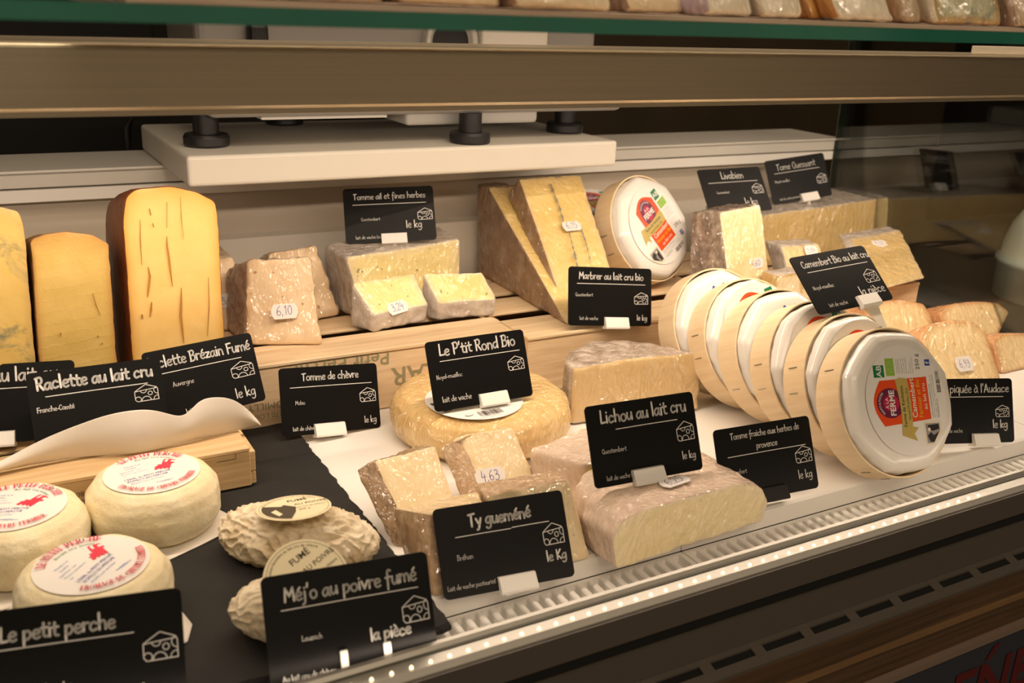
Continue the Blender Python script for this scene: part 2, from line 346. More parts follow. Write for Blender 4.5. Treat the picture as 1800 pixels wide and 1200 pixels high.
def glyph_strokes(ch):
    adv, s = G.get(ch, G['o']); res = []
    for st in s.split('|'):
        if not st: continue
        n = [float(q) for q in st[1:].split()]; pts = list(zip(n[0::2], n[1::2]))
        res.append(_smooth(pts) if st[0] == 'c' else pts)
    return adv, res
def text_width(t): return sum(glyph_strokes(c)[0] for c in t)
def handwrite(mb, text, x, y, width, pen, z, m, T=None, scale=None, jitter=True):
    sc = scale or width / text_width(text); cx = x
    for ch in text:
        adv, st = glyph_strokes(ch); dy = random.uniform(-.3, .3) if jitter else 0; k = random.uniform(.95, 1.05) if jitter else 1
        for p in st: mb.stroke([(cx + q[0] * sc, y + (q[1] * k + dy) * sc) for q in p], pen, z, m, T)
        cx += adv * sc
    return sc
# printed capitals with thick and thin strokes and serifs (height 1)
TK, TN = 0.15, 0.06
SER = {
'L': (.72, [(TK, '.2 0 .2 1'), (TN, '.02 1 .4 1'), (TN, '.02 .02 .64 .02'), (TN, '.64 0 .66 .25')]),
'E': (.74, [(TK, '.2 0 .2 1'), (TN, '.02 .98 .62 .98'), (TN, '.02 .02 .64 .02'), (TN, '.2 .52 .5 .52'), (TN, '.62 1 .63 .78'), (TN, '.64 0 .66 .25'), (TN, '.5 .4 .5 .64')]),
'P': (.72, [(TK, '.2 0 .2 1'), (TN, '.02 .98 .45 .98'), (TK, '.56 .88 .6 .74 .56 .6'), (TN, '.45 .98 .56 .9'), (TN, '.56 .58 .4 .48 .2 .48'), (TN, '.02 .02 .4 .02')]),
'T': (.76, [(TK, '.38 0 .38 1'), (TN, '.05 .98 .71 .98'), (TN, '.05 .98 .04 .74'), (TN, '.71 .98 .72 .74'), (TN, '.2 .02 .56 .02')]),
'I': (.42, [(TK, '.2 0 .2 1'), (TN, '.02 .98 .38 .98'), (TN, '.02 .02 .38 .02')]),
'R': (.82, [(TK, '.2 0 .2 1'), (TN, '.02 .98 .45 .98'), (TK, '.56 .88 .6 .75 .56 .62'), (TN, '.45 .98 .56 .9'), (TN, '.56 .6 .4 .5 .2 .5'), (TK, '.42 .48 .7 .06'), (TN, '.02 .02 .38 .02'), (TN, '.66 .02 .82 .02')]),
'C': (.78, [(TK, '.16 .34 .12 .5 .16 .66'), (TN, '.16 .66 .28 .92 .48 1 .62 .88 .68 .7'), (TN, '.16 .34 .28 .08 .48 0 .62 .1 .7 .26'), (TN, '.68 1 .68 .7')]),
'H': (.86, [(TK, '.18 0 .18 1'), (TK, '.66 0 .66 1'), (TN, '.18 .52 .66 .52'), (TN, '.02 .98 .34 .98'), (TN, '.02 .02 .34 .02'), (TN, '.5 .98 .82 .98'), (TN, '.5 .02 .82 .02')]),
'F': (.7, [(TK, '.2 0 .2 1'), (TN, '.02 .98 .62 .98'), (TN, '.2 .5 .5 .5'), (TN, '.62 1 .63 .76'), (TN, '.02 .02 .4 .02')]),
'O': (.86, [(TK, '.16 .34 .12 .5 .16 .66'), (TK, '.7 .34 .74 .5 .7 .66'), (TN, '.16 .66 .28 .92 .43 1 .58 .92 .7 .66'), (TN, '.16 .34 .28 .08 .43 0 .58 .08 .7 .34')]),
'M': (1.0, [(TN, '.16 0 .2 1'), (TK, '.2 1 .5 .06'), (TN, '.5 .06 .78 1'), (TK, '.8 1 .82 0'), (TN, '.02 .02 .3 .02'), (TN, '.66 .02 .96 .02')]),
'A': (.82, [(TN, '.12 0 .4 1'), (TK, '.4 1 .68 .02'), (TN, '.22 .36 .56 .36'), (TN, '0 .02 .26 .02'), (TN, '.54 .02 .82 .02')]),
'G': (.84, [(TK, '.16 .34 .12 .5 .16 .66'), (TN, '.16 .66 .28 .92 .48 1 .62 .88 .68 .72'), (TN, '.16 .34 .28 .08 .48 0 .68 .1'), (TK, '.68 .06 .68 .44'), (TN, '.5 .44 .8 .44')]),
'D': (.84, [(TK, '.2 0 .2 1'), (TN, '.02 .98 .4 .98 .58 .86'), (TK, '.64 .7 .68 .5 .64 .3'), (TN, '.58 .86 .64 .7'), (TN, '.02 .02 .4 .02 .58 .14 .64 .3')]),
'V': (.8, [(TK, '.14 1 .4 0'), (TN, '.4 0 .66 1'), (TN, '0 .98 .28 .98'), (TN, '.54 .98 .8 .98')]),
' ': (.4, []),
}
def serif_arc(mb, text, r, a_mid, size, z, m, T, inward=False, bold=1.0, stretch=1.0):
    """text along a circle; inward=False reads clockwise with letters pointing outward"""
    tot = sum(SER[c][0] for c in text) * size * stretch; cur = -tot / 2
    for ch in text:
        adv, st = SER[ch]
        for wd, p in st:
            n = [float(q) for q in p.split()]
            pts = []
            for x, y in zip(n[0::2], n[1::2]):
                s_ = cur + x * size * stretch
                if not inward:
                    rr = r + y * size; a = a_mid - s_ / r
                else:
                    rr = r + (1 - y) * size; a = a_mid + s_ / (r + size)
                pts.append((rr * math.cos(a), rr * math.sin(a)))
            mb.stroke(pts, wd * size * bold, z, m, T)
        cur += adv * size * stretch
def print_text(mb, text, x, y, height, z, m, T=None, align='LEFT', bold=0.0, arc=None, width=None, rot=0.0):
    """plain printed text; arc = (radius, mid angle) bends it"""
    c = bpy.data.curves.new('print', 'FONT'); c.body = text; c.size = height / 0.7; c.align_x = align; c.offset = bold * height; c.resolution_u = 2; c.space_line = 0.9
    o = bpy.data.objects.new('print', c); COL.objects.link(o)
    me = o.to_mesh(); vs = [v.co.copy() for v in me.vertices]; fs = [list(p.vertices) for p in me.polygons]
    o.to_mesh_clear(); bpy.data.objects.remove(o); bpy.data.curves.remove(c)
    if not vs: return
    k = 1.0
    if width:
        x0 = min(v.x for v in vs); x1 = max(v.x for v in vs); k = width / (x1 - x0)
    out = []; cr, sr = math.cos(rot), math.sin(rot)
    for v in vs:
        if arc:
            r, am = arc; a = am - v.x * k / r; out.append(((r + v.y) * math.cos(a), (r + v.y) * math.sin(a), z))
        else:
            px, py = v.x * k, v.y; out.append((x + px * cr - py * sr, y + px * sr + py * cr, z))
    mb.add(out, fs, m, False, T)

# ------------------------------------------------------------------ cheese bodies: a skin lofted between two polygons
def resample(P, r, cnt):
    n = len(P); out = []; eid = []
    for i in range(n):
        a, b, c = P[i - 1], P[i], P[(i + 1) % n]; d = P[(i + 2) % n]
        lb = (c - b).length; r0 = min(r, lb * .4, (b - a).length * .4); r1 = min(r, lb * .4, (d - c).length * .4)
        u = (c - b).normalized(); p0 = b + u * r0; p1 = c - u * r1
        for k in range(cnt[i]): out.append(p0.lerp(p1, k / cnt[i])); eid.append(i)
        # rounding at corner c (4 points)
        e0, e2 = p1, c + (d - c).normalized() * r1
        for k in range(4):
            t = k / 4; out.append(e0 * (1 - t) ** 2 + c * 2 * t * (1 - t) + e2 * t * t); eid.append(i if k < 2 else (i + 1) % n)
    return out, eid
def slab(name, A, B, m_paste, m_rind, rind_edges=(), capA='p', capB='r', r=0.004, rc=0.003, step=0.004, rough=0.0006, nscale=120.0, rough_r=None, seed=0, bulge=0.0, wav=0.0):
    """A = cut face polygon (seen from the viewer, clockwise from top left), B = the matching far polygon"""
    A = [Vector(a) for a in A]; B = [Vector(b) for b in B]; n = len(A)
    base = sum(A + B, Vector()) / (2 * n); base.z = min(v.z for v in A + B)
    A = [a - base for a in A]; B = [b - base for b in B]
    cnt = [max(3, int(max((A[(i + 1) % n] - A[i]).length, (B[(i + 1) % n] - B[i]).length) / step)) for i in range(n)]
    RA, eid = resample(A, r, cnt); RB, _ = resample(B, r, cnt); K = len(RA)
    cA = sum(RA, Vector()) / K; cB = sum(RB, Vector()) / K; Ld = (cB - cA).length
    rings = []; zone = []; rim = []
    radA = sum((p - cA).length for p in RA) / K; 
    nc = max(3, int(radA / step))
    def ring(t, ins, s=None):
        out = []
        for a, b in zip(RA, RB):
            p = a.lerp(b, t); c = cA.lerp(cB, t)
            if s is not None: p = c + (p - c) * s
            d = c - p; l = d.length
            if l > 1e-9: p = p + d / l * min(ins, l * .6)
            if bulge and 0 < t < 1: p = p - (d / max(l, 1e-9)) * bulge * math.sin(math.pi * t)
            out.append(p)
        return out
    for k in range(1, nc):
        s = k / nc; rings.append(ring(0, rc * s, s)); zone.append('A'); rim.append(max(0, (s - .72) / .28) ** 2 * .8)
    for k in range(4):
        th = k / 3 * math.pi / 2; rings.append(ring(min(.5, rc * (1 - math.sin(th)) * 0 + rc * (1 - math.cos(th)) / Ld), rc * (1 - math.sin(th)))); zone.append('A' if k < 2 else 'S'); rim.append(.9)
    ns = max(3, int(Ld / step)); t0 = min(.4, rc / Ld)
    for k in range(1, ns): rings.append(ring(t0 + (1 - 2 * t0) * k / ns, 0)); zone.append('S'); rim.append(1)
    for k in range(4):
        th = (1 - k / 3) * math.pi / 2; rings.append(ring(1 - min(.5, rc * (1 - math.cos(th)) / Ld), rc * (1 - math.sin(th)))); zone.append('S' if k < 2 else 'B'); rim.append(.9)
    for k in range(nc - 1, 0, -1):
        s = k / nc; rings.append(ring(1, rc * s, s)); zone.append('B'); rim.append(max(0, (s - .72) / .28) ** 2 * .8)
    verts = [cA] + [p for R_ in rings for p in R_] + [cB]; rims = [0] + [q for q in rim for _ in range(K)] + [0]
    faces = []; kind = []
    def cls(z, e):
        if z == 'A': return capA
        if z == 'B': return capB
        return 'r' if e in rind_edges else 'p'
    for j in range(K): faces.append((0, 1 + j, 1 + (j + 1) % K)); kind.append(capA)
    for i in range(len(rings) - 1):
        for j in range(K):
            a = 1 + i * K + j; b = 1 + i * K + (j + 1) % K
            faces.append((a, a + K, b + K, b)); kind.append(cls(zone[i + 1] if zone[i + 1] != 'A' else 'A', eid[j]))
    last = len(verts) - 1; o0 = 1 + (len(rings) - 1) * K
    for j in range(K): faces.append((last, o0 + (j + 1) % K, o0 + j)); kind.append(capB)
    # normals, then roughen
    me = bpy.data.meshes.new('tmp'); me.from_pydata([v[:] for v in verts], [], faces); me.update()
    bm = bmesh.new(); bm.from_mesh(me); bmesh.ops.recalc_face_normals(bm, faces=bm.faces); bm.normal_update()
    isr = [False] * len(verts)
    for f, k in zip(faces, kind):
        if k == 'r':
            for i in f: isr[i] = True
    off = Vector((seed * 1.7, seed * .9, seed * .3)); rr = rough if rough_r is None else rough_r
    for i, v in enumerate(bm.verts):
        am = rr if isr[i] else rough
        q = v.co * nscale + off
        d = noise.fractal(q, 1.0, 2.0, 3) * am
        if wav: d += noise.noise(v.co * 25 + off) * wav
        verts[i] = v.co + v.normal * d
    zmin = min(v.z for v in verts)
    faces2 = [[v.index for v in f.verts] for f in bm.faces]; bm.free(); bpy.data.meshes.remove(me)
    def sub(sel, nm, mat, parent, loc=None):
        idx = {}; vs = []; fs = []; rm = []
        for f, k in zip(faces2, kind):
            if k != sel: continue
            g = []
            for i in f:
                if i not in idx: idx[i] = len(vs); vs.append((verts[i] - Vector((0, 0, zmin)))[:]); rm.append(rims[i])
                g.append(idx[i])
            fs.append(g)
        if not fs: return None
        m_ = bpy.data.meshes.new(nm); m_.from_pydata(vs, [], fs); m_.materials.append(mat)
        m_.polygons.foreach_set('use_smooth', [True] * len(fs))
        at = m_.attributes.new('rim', 'FLOAT', 'POINT'); at.data.foreach_set('value', rm); m_.update()
        o = bpy.data.objects.new(nm, m_); COL.objects.link(o)
        if parent: o.parent = parent
        if loc is not None: o.location = loc
        return o
    root = sub('p', name, m_paste, None, base)
    if root is None: root = sub('r', name, m_rind, None, base)
    else: sub('r', 'rind', m_rind, root)
    return root
def sticker(root, A, px, py, text, wdt=0.022, hgt=0.0125, rot=0.0, lift=0.0016, pen=0.00045, back=None):
    """white shaped price sticker on the plane of the first three corners of A"""
    A = [Vector(a) for a in A]; o = A[0]; n = (A[1] - A[0]).cross(A[2] - A[0]).normalized()
    c = Vector((0, 0, CAMZ))
    if (c - o).dot(n) < 0: n = -n
    p = onplane(px, py, o, n) + n * lift
    u = (A[1] - A[0]).normalized(); u = (u - n * u.dot(n)).normalized(); v = n.cross(u)
    if (v.y if abs(n.z) > .75 else v.z) < 0: v = -v; u = -u
    u, v = u * math.cos(rot) + v * math.sin(rot), v * math.cos(rot) - u * math.sin(rot)
    T = Matrix(((u.x, v.x, n.x, p.x), (u.y, v.y, n.y, p.y), (u.z, v.z, n.z, p.z), (0, 0, 0, 1)))
    T = Matrix.Translation(-root.location) @ T
    mb = MB(); w2, h2 = wdt / 2, hgt / 2
    poly = [(-w2, -h2 * .35), (-w2 * .8, -h2), (w2 * .8, -h2), (w2, -h2 * .35), (w2, h2 * .35), (w2 * .8, h2), (-w2 * .8, h2), (-w2, h2 * .35)]
    mb.plate(poly, -0.0004, 0.0002, M_STICK, T)
    s = mb.build('price_sticker', root)
    if text:
        mi = MB(); handwrite(mi, text, -wdt * .32, -hgt * .24, wdt * .62, pen, 0.0003, M_PEN, T); mi.build('pen_figures', s)
    return s

# ================================================================== THE SETTING AND THE COUNTER
m = MB(); m.box(-1.6, 2.6, 2.3, 2.34, -0.92, 1.6, plain('wall_paint_dark', (0.022, 0.016, 0.011), 0.8)); wb = m.build('wall_back'); wb['kind'] = 'structure'
m = MB(); m.box(-1.6, 2.6, -1.5, 2.3, -0.96, -0.92, plain('floor_tile', (0.10, 0.085, 0.07), 0.5, noise_amt=.1)); fl = m.build('floor'); fl['kind'] = 'structure'
m = MB(); m.box(-1.64, -1.6, -1.5, 2.3, -0.92, 1.6, MATS['wall_paint_dark']); wl = m.build('wall_left'); wl['kind'] = 'structure'
m = MB(); m.box(2.6, 2.64, -1.5, 2.3, -0.92, 1.6, MATS['wall_paint_dark']); wr = m.build('wall_right'); wr['kind'] = 'structure'

X0, X1 = -0.34, 1.018
ctr = tag(empty('display_counter', (0, 0.40, -0.92)), 'refrigerated cheese counter with steel rail, lit front edge and bronze fascia', 'display counter')
FK, FZ = 0.933, 0.0228               # the lit front edge stands a little above the deck: drawn at full size, built at this size and height
def front(mb): mb.v = [(x * FK, y * FK, z * FK + FZ) for x, y, z in mb.v]; return mb
def cpart(mb, name, fr=False):
    if fr: front(mb)
    o = mb.build(name, ctr); o.location = (0, -0.40, 0.92); return o
m = MB(); m.extrude([(0.398, -0.018), (0.398, 0.001), (0.402, 0.003), (0.404, -0.0005), (0.416, -0.0005), (0.418, 0.0025), (0.421, 0.0025), (0.421, -0.03), (0.404, -0.03)], X0, X1 + .25, M_ALU); led_bed = cpart(m, 'light_channel', True)
for ya, yb_ in ((0.4035, 0.4052), (0.4148, 0.4163)):
    m = MB(); m.box(X0, X1 + .25, ya, yb_, -0.0008, 0.0003, plain('groove_grey', (0.10, 0.10, 0.08), .5)); front(m).build('groove', led_bed)
NL = int((0.6446 - X0) / 0.01136)
for i in range(min(NL, 90)):
    x = 0.6446 - 0.01136 * i
    mm = MB(); mm.lathe([(0.0, .0009), (.0008, .0007), (.0011, 0), (.0011, -.0006)], M_LED, 10, Matrix.Translation((x, .4085, 0.0002))); front(mm).build('led', led_bed)
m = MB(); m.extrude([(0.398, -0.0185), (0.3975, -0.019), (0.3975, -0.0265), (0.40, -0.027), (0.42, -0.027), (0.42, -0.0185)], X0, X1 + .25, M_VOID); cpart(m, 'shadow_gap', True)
m = MB(); m.extrude([(0.396, 0.0), (0.3985, 0.0), (0.3985, -0.0185), (0.396, -0.0185)], X0, X1 + .25, M_FASCIA); cpart(m, 'fascia', True)
gr = MB(); gr.extrude([(0.396, -0.0275), (0.40, -0.0275), (0.40, -0.050), (0.396, -0.050)], X0, X1 + .25, M_FASCIA)
gr.extrude([(0.40, -0.0535), (0.40, -0.0495), (0.3925, -0.0515), (0.3925, -0.053)], X0, X1 + .25, M_FASCIA)
for k in range(-20, 20):
    xc = 0.5235 + 0.043 * k
    if xc < X0 or xc > X1 + .2: continue
    gr.extrude([(0.3955, -0.0505), (0.385, -0.0542), (0.385, -0.056), (0.3955, -0.053)], xc - 0.0215 - .0045, xc - 0.0215 + .0045, M_FASCIA)
gr.extrude([(0.3868, -0.0536), (0.3805, -0.056), (0.3805, -0.058), (0.3868, -0.058)], X0, X1 + .25, M_FASCIA)
cpart(gr, 'lower_grille', True)
m = MB(); m.extrude([(0.3935, -0.0536), (0.386, -0.0552), (0.386, -0.0575), (0.3935, -0.0575)], X0, X1 + .25, M_VOID); cpart(m, 'grille_shade_strip', True)  # solid black strip, painted in for the shade inside the slots
m = MB(); m.extrude([(0.41, -0.058), (0.3805, -0.058), (0.3790, -0.104), (0.41, -0.104)], X0, X1 + .25, M_COUNTERWOOD); cpart(m, 'wood_panel', True)
m = MB(); m.extrude([(0.41, -0.078), (0.3785, -0.078), (0.3780, -0.0825), (0.41, -0.0825)], X0, X1 + .25, wood('wood_light_stripe', (0.16, 0.085, 0.035), (0.24, 0.14, 0.06), (3, 90, 90))); cpart(m, 'wood_stripe', True)
m = MB(); m.extrude([(0.41, -0.104), (0.374, -0.104), (0.374, -0.1095), (0.41, -0.1095)], X0, X1 + .25, plain('trim_strip', (0.22, 0.16, 0.12), 0.5)); cpart(m, 'trim_strip', True)
m = MB(); m.extrude([(0.41, -0.1095), (0.377, -0.1095), (0.377, -0.55), (0.41, -0.55)], X0, X1 + .25, plain('front_panel_navy', (0.030, 0.035, 0.050), 0.6)); fp = cpart(m, 'front_panel', True)
m = MB(); TF = Matrix(((1, 0, 0, 0), (0, 0, -1, 0.3765), (0, 1, 0, 0), (0, 0, 0, 1)))
M_SIGNRED = plain('sign_red', (0.10, 0.003, 0.003), 0.8)
print_text(m, 'ENE', .6130, -.172, .040, 0.0002, M_SIGNRED, TF, bold=.04)
m.flat([(.6475, -.1290), (.6540, -.1290), (.6640, -.1165), (.6560, -.1165)], 0.0002, M_SIGNRED, TF); front(m).build('front_lettering', fp)
# base carcass, back ledge, liner
m = MB(); m.box(X0, X1 + .02, 0.50, 1.05, -0.92, -0.03, plain('carcass_grey', (0.18, 0.17, 0.16), .6)); m.box(X0, X1 + .02, 0.39, 0.50, -0.92, -0.035, M_FASCIA); cpart(m, 'carcass')
m = MB(); m.bevbox(X0, X1 + .014, 0.945, 1.045, 0.1825, 0.1855, M_LEDGE, .0015); m.bevbox(X0, X1 + .014, 0.9475, 1.043, 0.170, 0.1822, M_LEDGE, .001); cpart(m, 'back_ledge')
m = MB(); m.extrude([(0.947, 0.1685), (0.947, 0.158), (0.951, 0.1565), (1.02, 0.1565), (1.02, 0.1685)], X0, X1, M_WHITE); cpart(m, 'outlet_lip')
m = MB(); m.box(X0, X1, 0.962, 0.975, 0.113, 0.1565, plain('air_outlet_mesh', (0.50, 0.44, 0.36), .6)); cpart(m, 'air_outlet')
m = MB(); m.extrude([(0.962, 0.113), (0.945, 0.112), (0.942, -0.02), (0.975, -0.02), (0.975, 0.113)], X0, X1, M_BACK); cpart(m, 'back_liner')
lmp = tag(empty('lamp_rail', (0, 0, 0)), 'brushed steel lamp rail running the whole counter below the glass shelf', 'lamp rail')
# lamp rail of brushed steel, hung on two end posts outside the picture
m = MB(); m.extrude([(0.590, 0.2745), (0.588, 0.2765), (0.58800, 0.30650), (0.58815, 0.30766), (0.58860, 0.30875), (0.58932, 0.30968), (0.59025, 0.31040), (0.59134, 0.31085), (0.59250, 0.31100), (0.640, 0.311), (0.640, 0.306), (0.596, 0.300), (0.596, 0.276), (0.600, 0.2735), (0.603, 0.2715), (0.590, 0.2715)], X0, X1 + .2, M_STEEL); rail = m.build('rail', lmp)
m = MB(); m.box(X0, X1, 0.6045, 0.6155, 0.2705, 0.276, M_ALU); m.build('lamp_strip', rail)
m = MB()
for xx in (X0 - .02, X1 + .2): m.box(xx - .012, xx + .012, 0.600, 0.635, -0.029, 0.62, M_STEEL)
m.build('end_post', lmp)
m = MB(); m.extrude([(0.455, 0.615), (0.455, 0.66), (0.62, 0.66), (0.62, 0.625), (0.50, 0.625), (0.485, 0.622)], X0 - .03, X1 + .22, M_STEEL); m.build('canopy', lmp)
# end glass
m = MB(); m.box(X1, X1 + .006, 0.415, 0.946, -0.012, 0.325, M_GLASS); eg = tag(m.build('end_glass'), 'upright clear glass panel closing the right end of the deck', 'glass panel')
m = MB(); m.box(X1 - .0002, X1 + .0062, 0.946, 0.9466, -0.012, 0.325, plain('pale_glass_edge', (0.13, 0.16, 0.13), .2)); m.build('glass_edge', eg)
m = MB(); m.box(X1 - .012, X1 + .012, 0.425, 0.94, -0.03, -0.012, M_ALU); cpart(m, 'end_channel')

# glass shelf and its board
sh = MB(); sh.box(X0, X1 + .2, 0.3905, 0.587, 0.3275, 0.3341, M_GLASS); gsh = tag(sh.build('glass_shelf'), 'glass shelf with green front edge above the steel rail', 'glass shelf')
m = MB(); m.box(X0, X1 + .2, 0.3895, 0.3905, 0.3275, 0.3341, M_GREEN); m.build('front_edge', gsh)
m = MB(); m.box(0.06, X1 + .18, 0.3965, 0.58, 0.3343, 0.3365, wood('shelf_board_wood', (0.50, 0.36, 0.26), (0.68, 0.52, 0.40), (5, 60, 60))); tag(m.build('serving_board'), 'thin pale wooden board lying on the glass shelf under wrapped cheeses', 'board')

# deck trays with folded lip, and white air grilles
DX = [-.34, 0.0135, 0.4035, 0.804, 1.006]
ds_ = ['white deck tray under the slate slab at far left', 'white deck tray under the round wheel and the wrapped wedges', 'white deck tray under the row of boxed camemberts', 'white deck tray under the smooth orange-rind wedges at right end']
gs_ = ['white slotted air grille at far left, mostly hidden', 'white slotted air grille in front of the large black gueméné sign', 'white slotted air grille below the row of boxed camemberts', 'white slotted air grille at right end of the front edge']
for i in range(4):
    a, b = DX[i] + .0004, DX[i + 1] - .0004
    m = MB(); m.extrude([(0.4635, 0.0), (0.461, -0.0012), (0.4605, -0.0145), (0.462, -0.0145), (0.4625, -0.002), (0.9415, -0.002), (0.9415, 0.0)], a, b, M_WHITE)
    tag(m.build('deck_tray'), ds_[i], 'tray', None)
    g = MB(); zt = -0.0142
    g.box(a, b, 0.3945, 0.4605, -0.0255, -0.0215, M_WHITE)
    g.box(a, b, 0.3945, 0.4335, -0.0215, zt, M_WHITE); g.box(a, b, 0.4570, 0.4598, -0.0215, zt - .0006, M_WHITE)
    g.box(a, a + .004, 0.4335, 0.457, -0.0215, zt, M_WHITE); g.box(b - .004, b, 0.4335, 0.457, -0.0215, zt, M_WHITE)
    n = int((b - a - .01) / .0092)
    for k in range(1, n + 1):
        x = a + .004 + k * (b - a - .008) / (n + 1)
        prof = [(x - .0022, zt - .0012), (x - .0014, zt - .0002), (x + .0014, zt - .0002), (x + .0022, zt - .0012), (x + .0026, -0.0215), (x - .0026, -0.0215)]
        vs = [(px, y, pz) for y in (0.4333, 0.4572) for px, pz in prof]
        g.add(vs, [(0, 1, 2, 3, 4, 5), (11, 10, 9, 8, 7, 6)] + [(q, 6 + q, 6 + (q + 1) % 6, (q + 1) % 6) for q in range(6)], M_WHITE)
        for yy, sg in ((0.4335, 1), (0.457, -1)):     # rounded slot ends
            for sx in (-1, 1):
                g.add([(x + sx * .0024, yy, zt - .0002), (x + sx * .0048, yy, zt - .0002), (x + sx * .0034, yy + sg * .0008, zt - .0002), (x + sx * .0026, yy + sg * .0024, zt - .0002)], [(0, 1, 2, 3)], M_WHITE)
    tag(g.build('air_grille'), gs_[i], 'grille')

# chopping board across the back ledge, and the scales standing on it
m = MB(); m.bevbox(0.162, 0.585, 0.828, 1.043, 0.1857, 0.211, M_BOARD, .003, 3); tag(m.build('chopping_board'), 'thick white plastic chopping board overhanging the back ledge', 'chopping board')
sc_ = tag(empty('weighing_scale', (0.37, 0.95, 0.211)), 'grey shop scale on black feet on the white chopping board', 'scale')
def spart(mb, n, par=None): o = mb.build(n, par or sc_); o.location = (-0.37, -0.95, -0.211) if not par else (0, 0, 0); return o
M_SCALE = plain('scale_grey', (0.30, 0.28, 0.26), .45); M_SCALE2 = plain('scale_light', (0.60, 0.58, 0.55), .4)
for fx, fy in ((0.191, 0.885), (0.429, 0.850), (0.566, 0.90), (0.30, 1.02)):
    m = MB(); m.lathe([(0, 0.211), (.0185, .211), (.0195, .213), (.0195, .219), (.018, .2215), (.011, .222), (.011, .239), (0, .239)], M_BLACK, 32, sharp=True, T= Matrix.Translation((fx, fy, 0))); spart(m, 'foot')
m = MB(); m.bevbox(0.185, 0.60, 0.845, 1.04, 0.2385, 0.265, M_SCALE, .006, 3); spart(m, 'base')
m = MB(); m.bevbox(0.372, 0.515, 0.87, 1.0, 0.2255, 0.2388, M_SCALE2, .004, 3); m.bevbox(0.23, 0.345, 0.850, 1.0, 0.2360, 0.2388, M_SCALE2, .001, 2); spart(m, 'underplate')
m = MB(); m.bevbox(0.19, 0.60, 0.90, 1.03, 0.262, 0.42, M_SCALE, .008, 3); spart(m, 'housing')
m = MB(); m.bevbox(0.232, 0.2505, 0.885, 0.90, 0.262, 0.316, M_BLACK, .006, 3); spart(m, 'side_latch')
m = MB(); m.bevbox(0.458, 0.532, 0.886, 0.90, 0.262, 0.40, plain('display_cream', (0.75, 0.70, 0.62), .4), .002, 2); spart(m, 'display')
m = MB(); T = Matrix.Translation((0.428, 0.90, 0.300)) @ Matrix.Rotation(math.radians(90), 4, 'X'); m.lathe([(0, .004), (.020, .004), (.021, .010), (.027, .012), (.029, .006), (.029, 0)], M_ALU, 40, T); m.disc(.0205, .0042, M_BLACK, T); spart(m, 'turning_knob')
m = MB(); pts = [(0.20, 1.035, .240), (.186, 1.043, .242), (.172, 1.049, .238), (.160, 1.053, .226), (.152, 1.056, .206), (.150, 1.058, .18), (.150, 1.06, .1)]
m.tube(pts, .0035, M_BLACK, 8); spart(m, 'power_cord')
# things seen beyond the counter
m = MB(); m.bevbox(-.62, .235, 1.35, 1.75, -0.92, .52, plain('black_cabinet', (0.010, 0.008, 0.007), .7), .004); tag(m.build('dark_cabinet'), 'near-black cabinet standing behind the counter at far left', 'cabinet')
m = MB(); m.bevbox(.74, 2.2, 1.7, 2.1, -0.92, .62, plain('brown_cabinet', (0.060, 0.040, 0.020), .7, noise_amt=.55, nscale=5), .004); tag(m.build('brown_cabinet'), 'dark brown cabinet behind the counter, right of the scale', 'cabinet')  # mottling in the brown stands for blurred reflections in the end glass
m = MB(); m.bevbox(.800, .92, .60, .602, .3115, .3185, M_LCREAM, .0005); tag(m.build('shelf_label'), 'cream strip label standing on the steel rail at far right', 'label')
m = MB(); m.bevbox(1.05, 2.0, .45, 1.25, -0.92, -0.03, plain('side_counter_dark', (0.020, 0.017, 0.015), .6), .004); tag(m.build('side_counter'), 'dark side counter beyond the end glass', 'counter')
hp = Z(1845, 560, -.03); m = MB()
prof = [(0, .115), (.02, .1135), (.04, .108), (.058, .096), (.070, .080), (.0765, .060), (.078, .045), (.083, .043), (.083, .038), (.080, .036), (.079, .0), (0, 0)]
M_PALE = plain('pale_plastic', (0.62, 0.66, 0.58), .35)
m.lathe(prof, M_PALE, 48, Matrix.Translation((0, 0, 0)))
dm = m.build('lidded_bowl', None, (1.335, .80, -0.0285)); dm.scale = (1.0, 1.0, 1.25); tag(dm, 'pale rounded plastic bowl cover beyond the end glass at right edge', 'cover')
m = MB(); m.lathe([(.0, .0016), (.010, .0015), (.011, .0005)], plain('smoky_window', (0.25, 0.36, 0.33), .2), 24, Vector((-.058, -.036, .086)).to_track_quat('Z', 'Y').to_matrix().to_4x4().copy() if False else Matrix.Translation((-.0545, -.034, .0800)) @ Vector((-.75, -.48, .62)).to_track_quat('Z', 'Y').to_matrix().to_4x4() @ Matrix.Diagonal((1.6, 1.6, .5, 1))); m.build('inspection_window', dm)

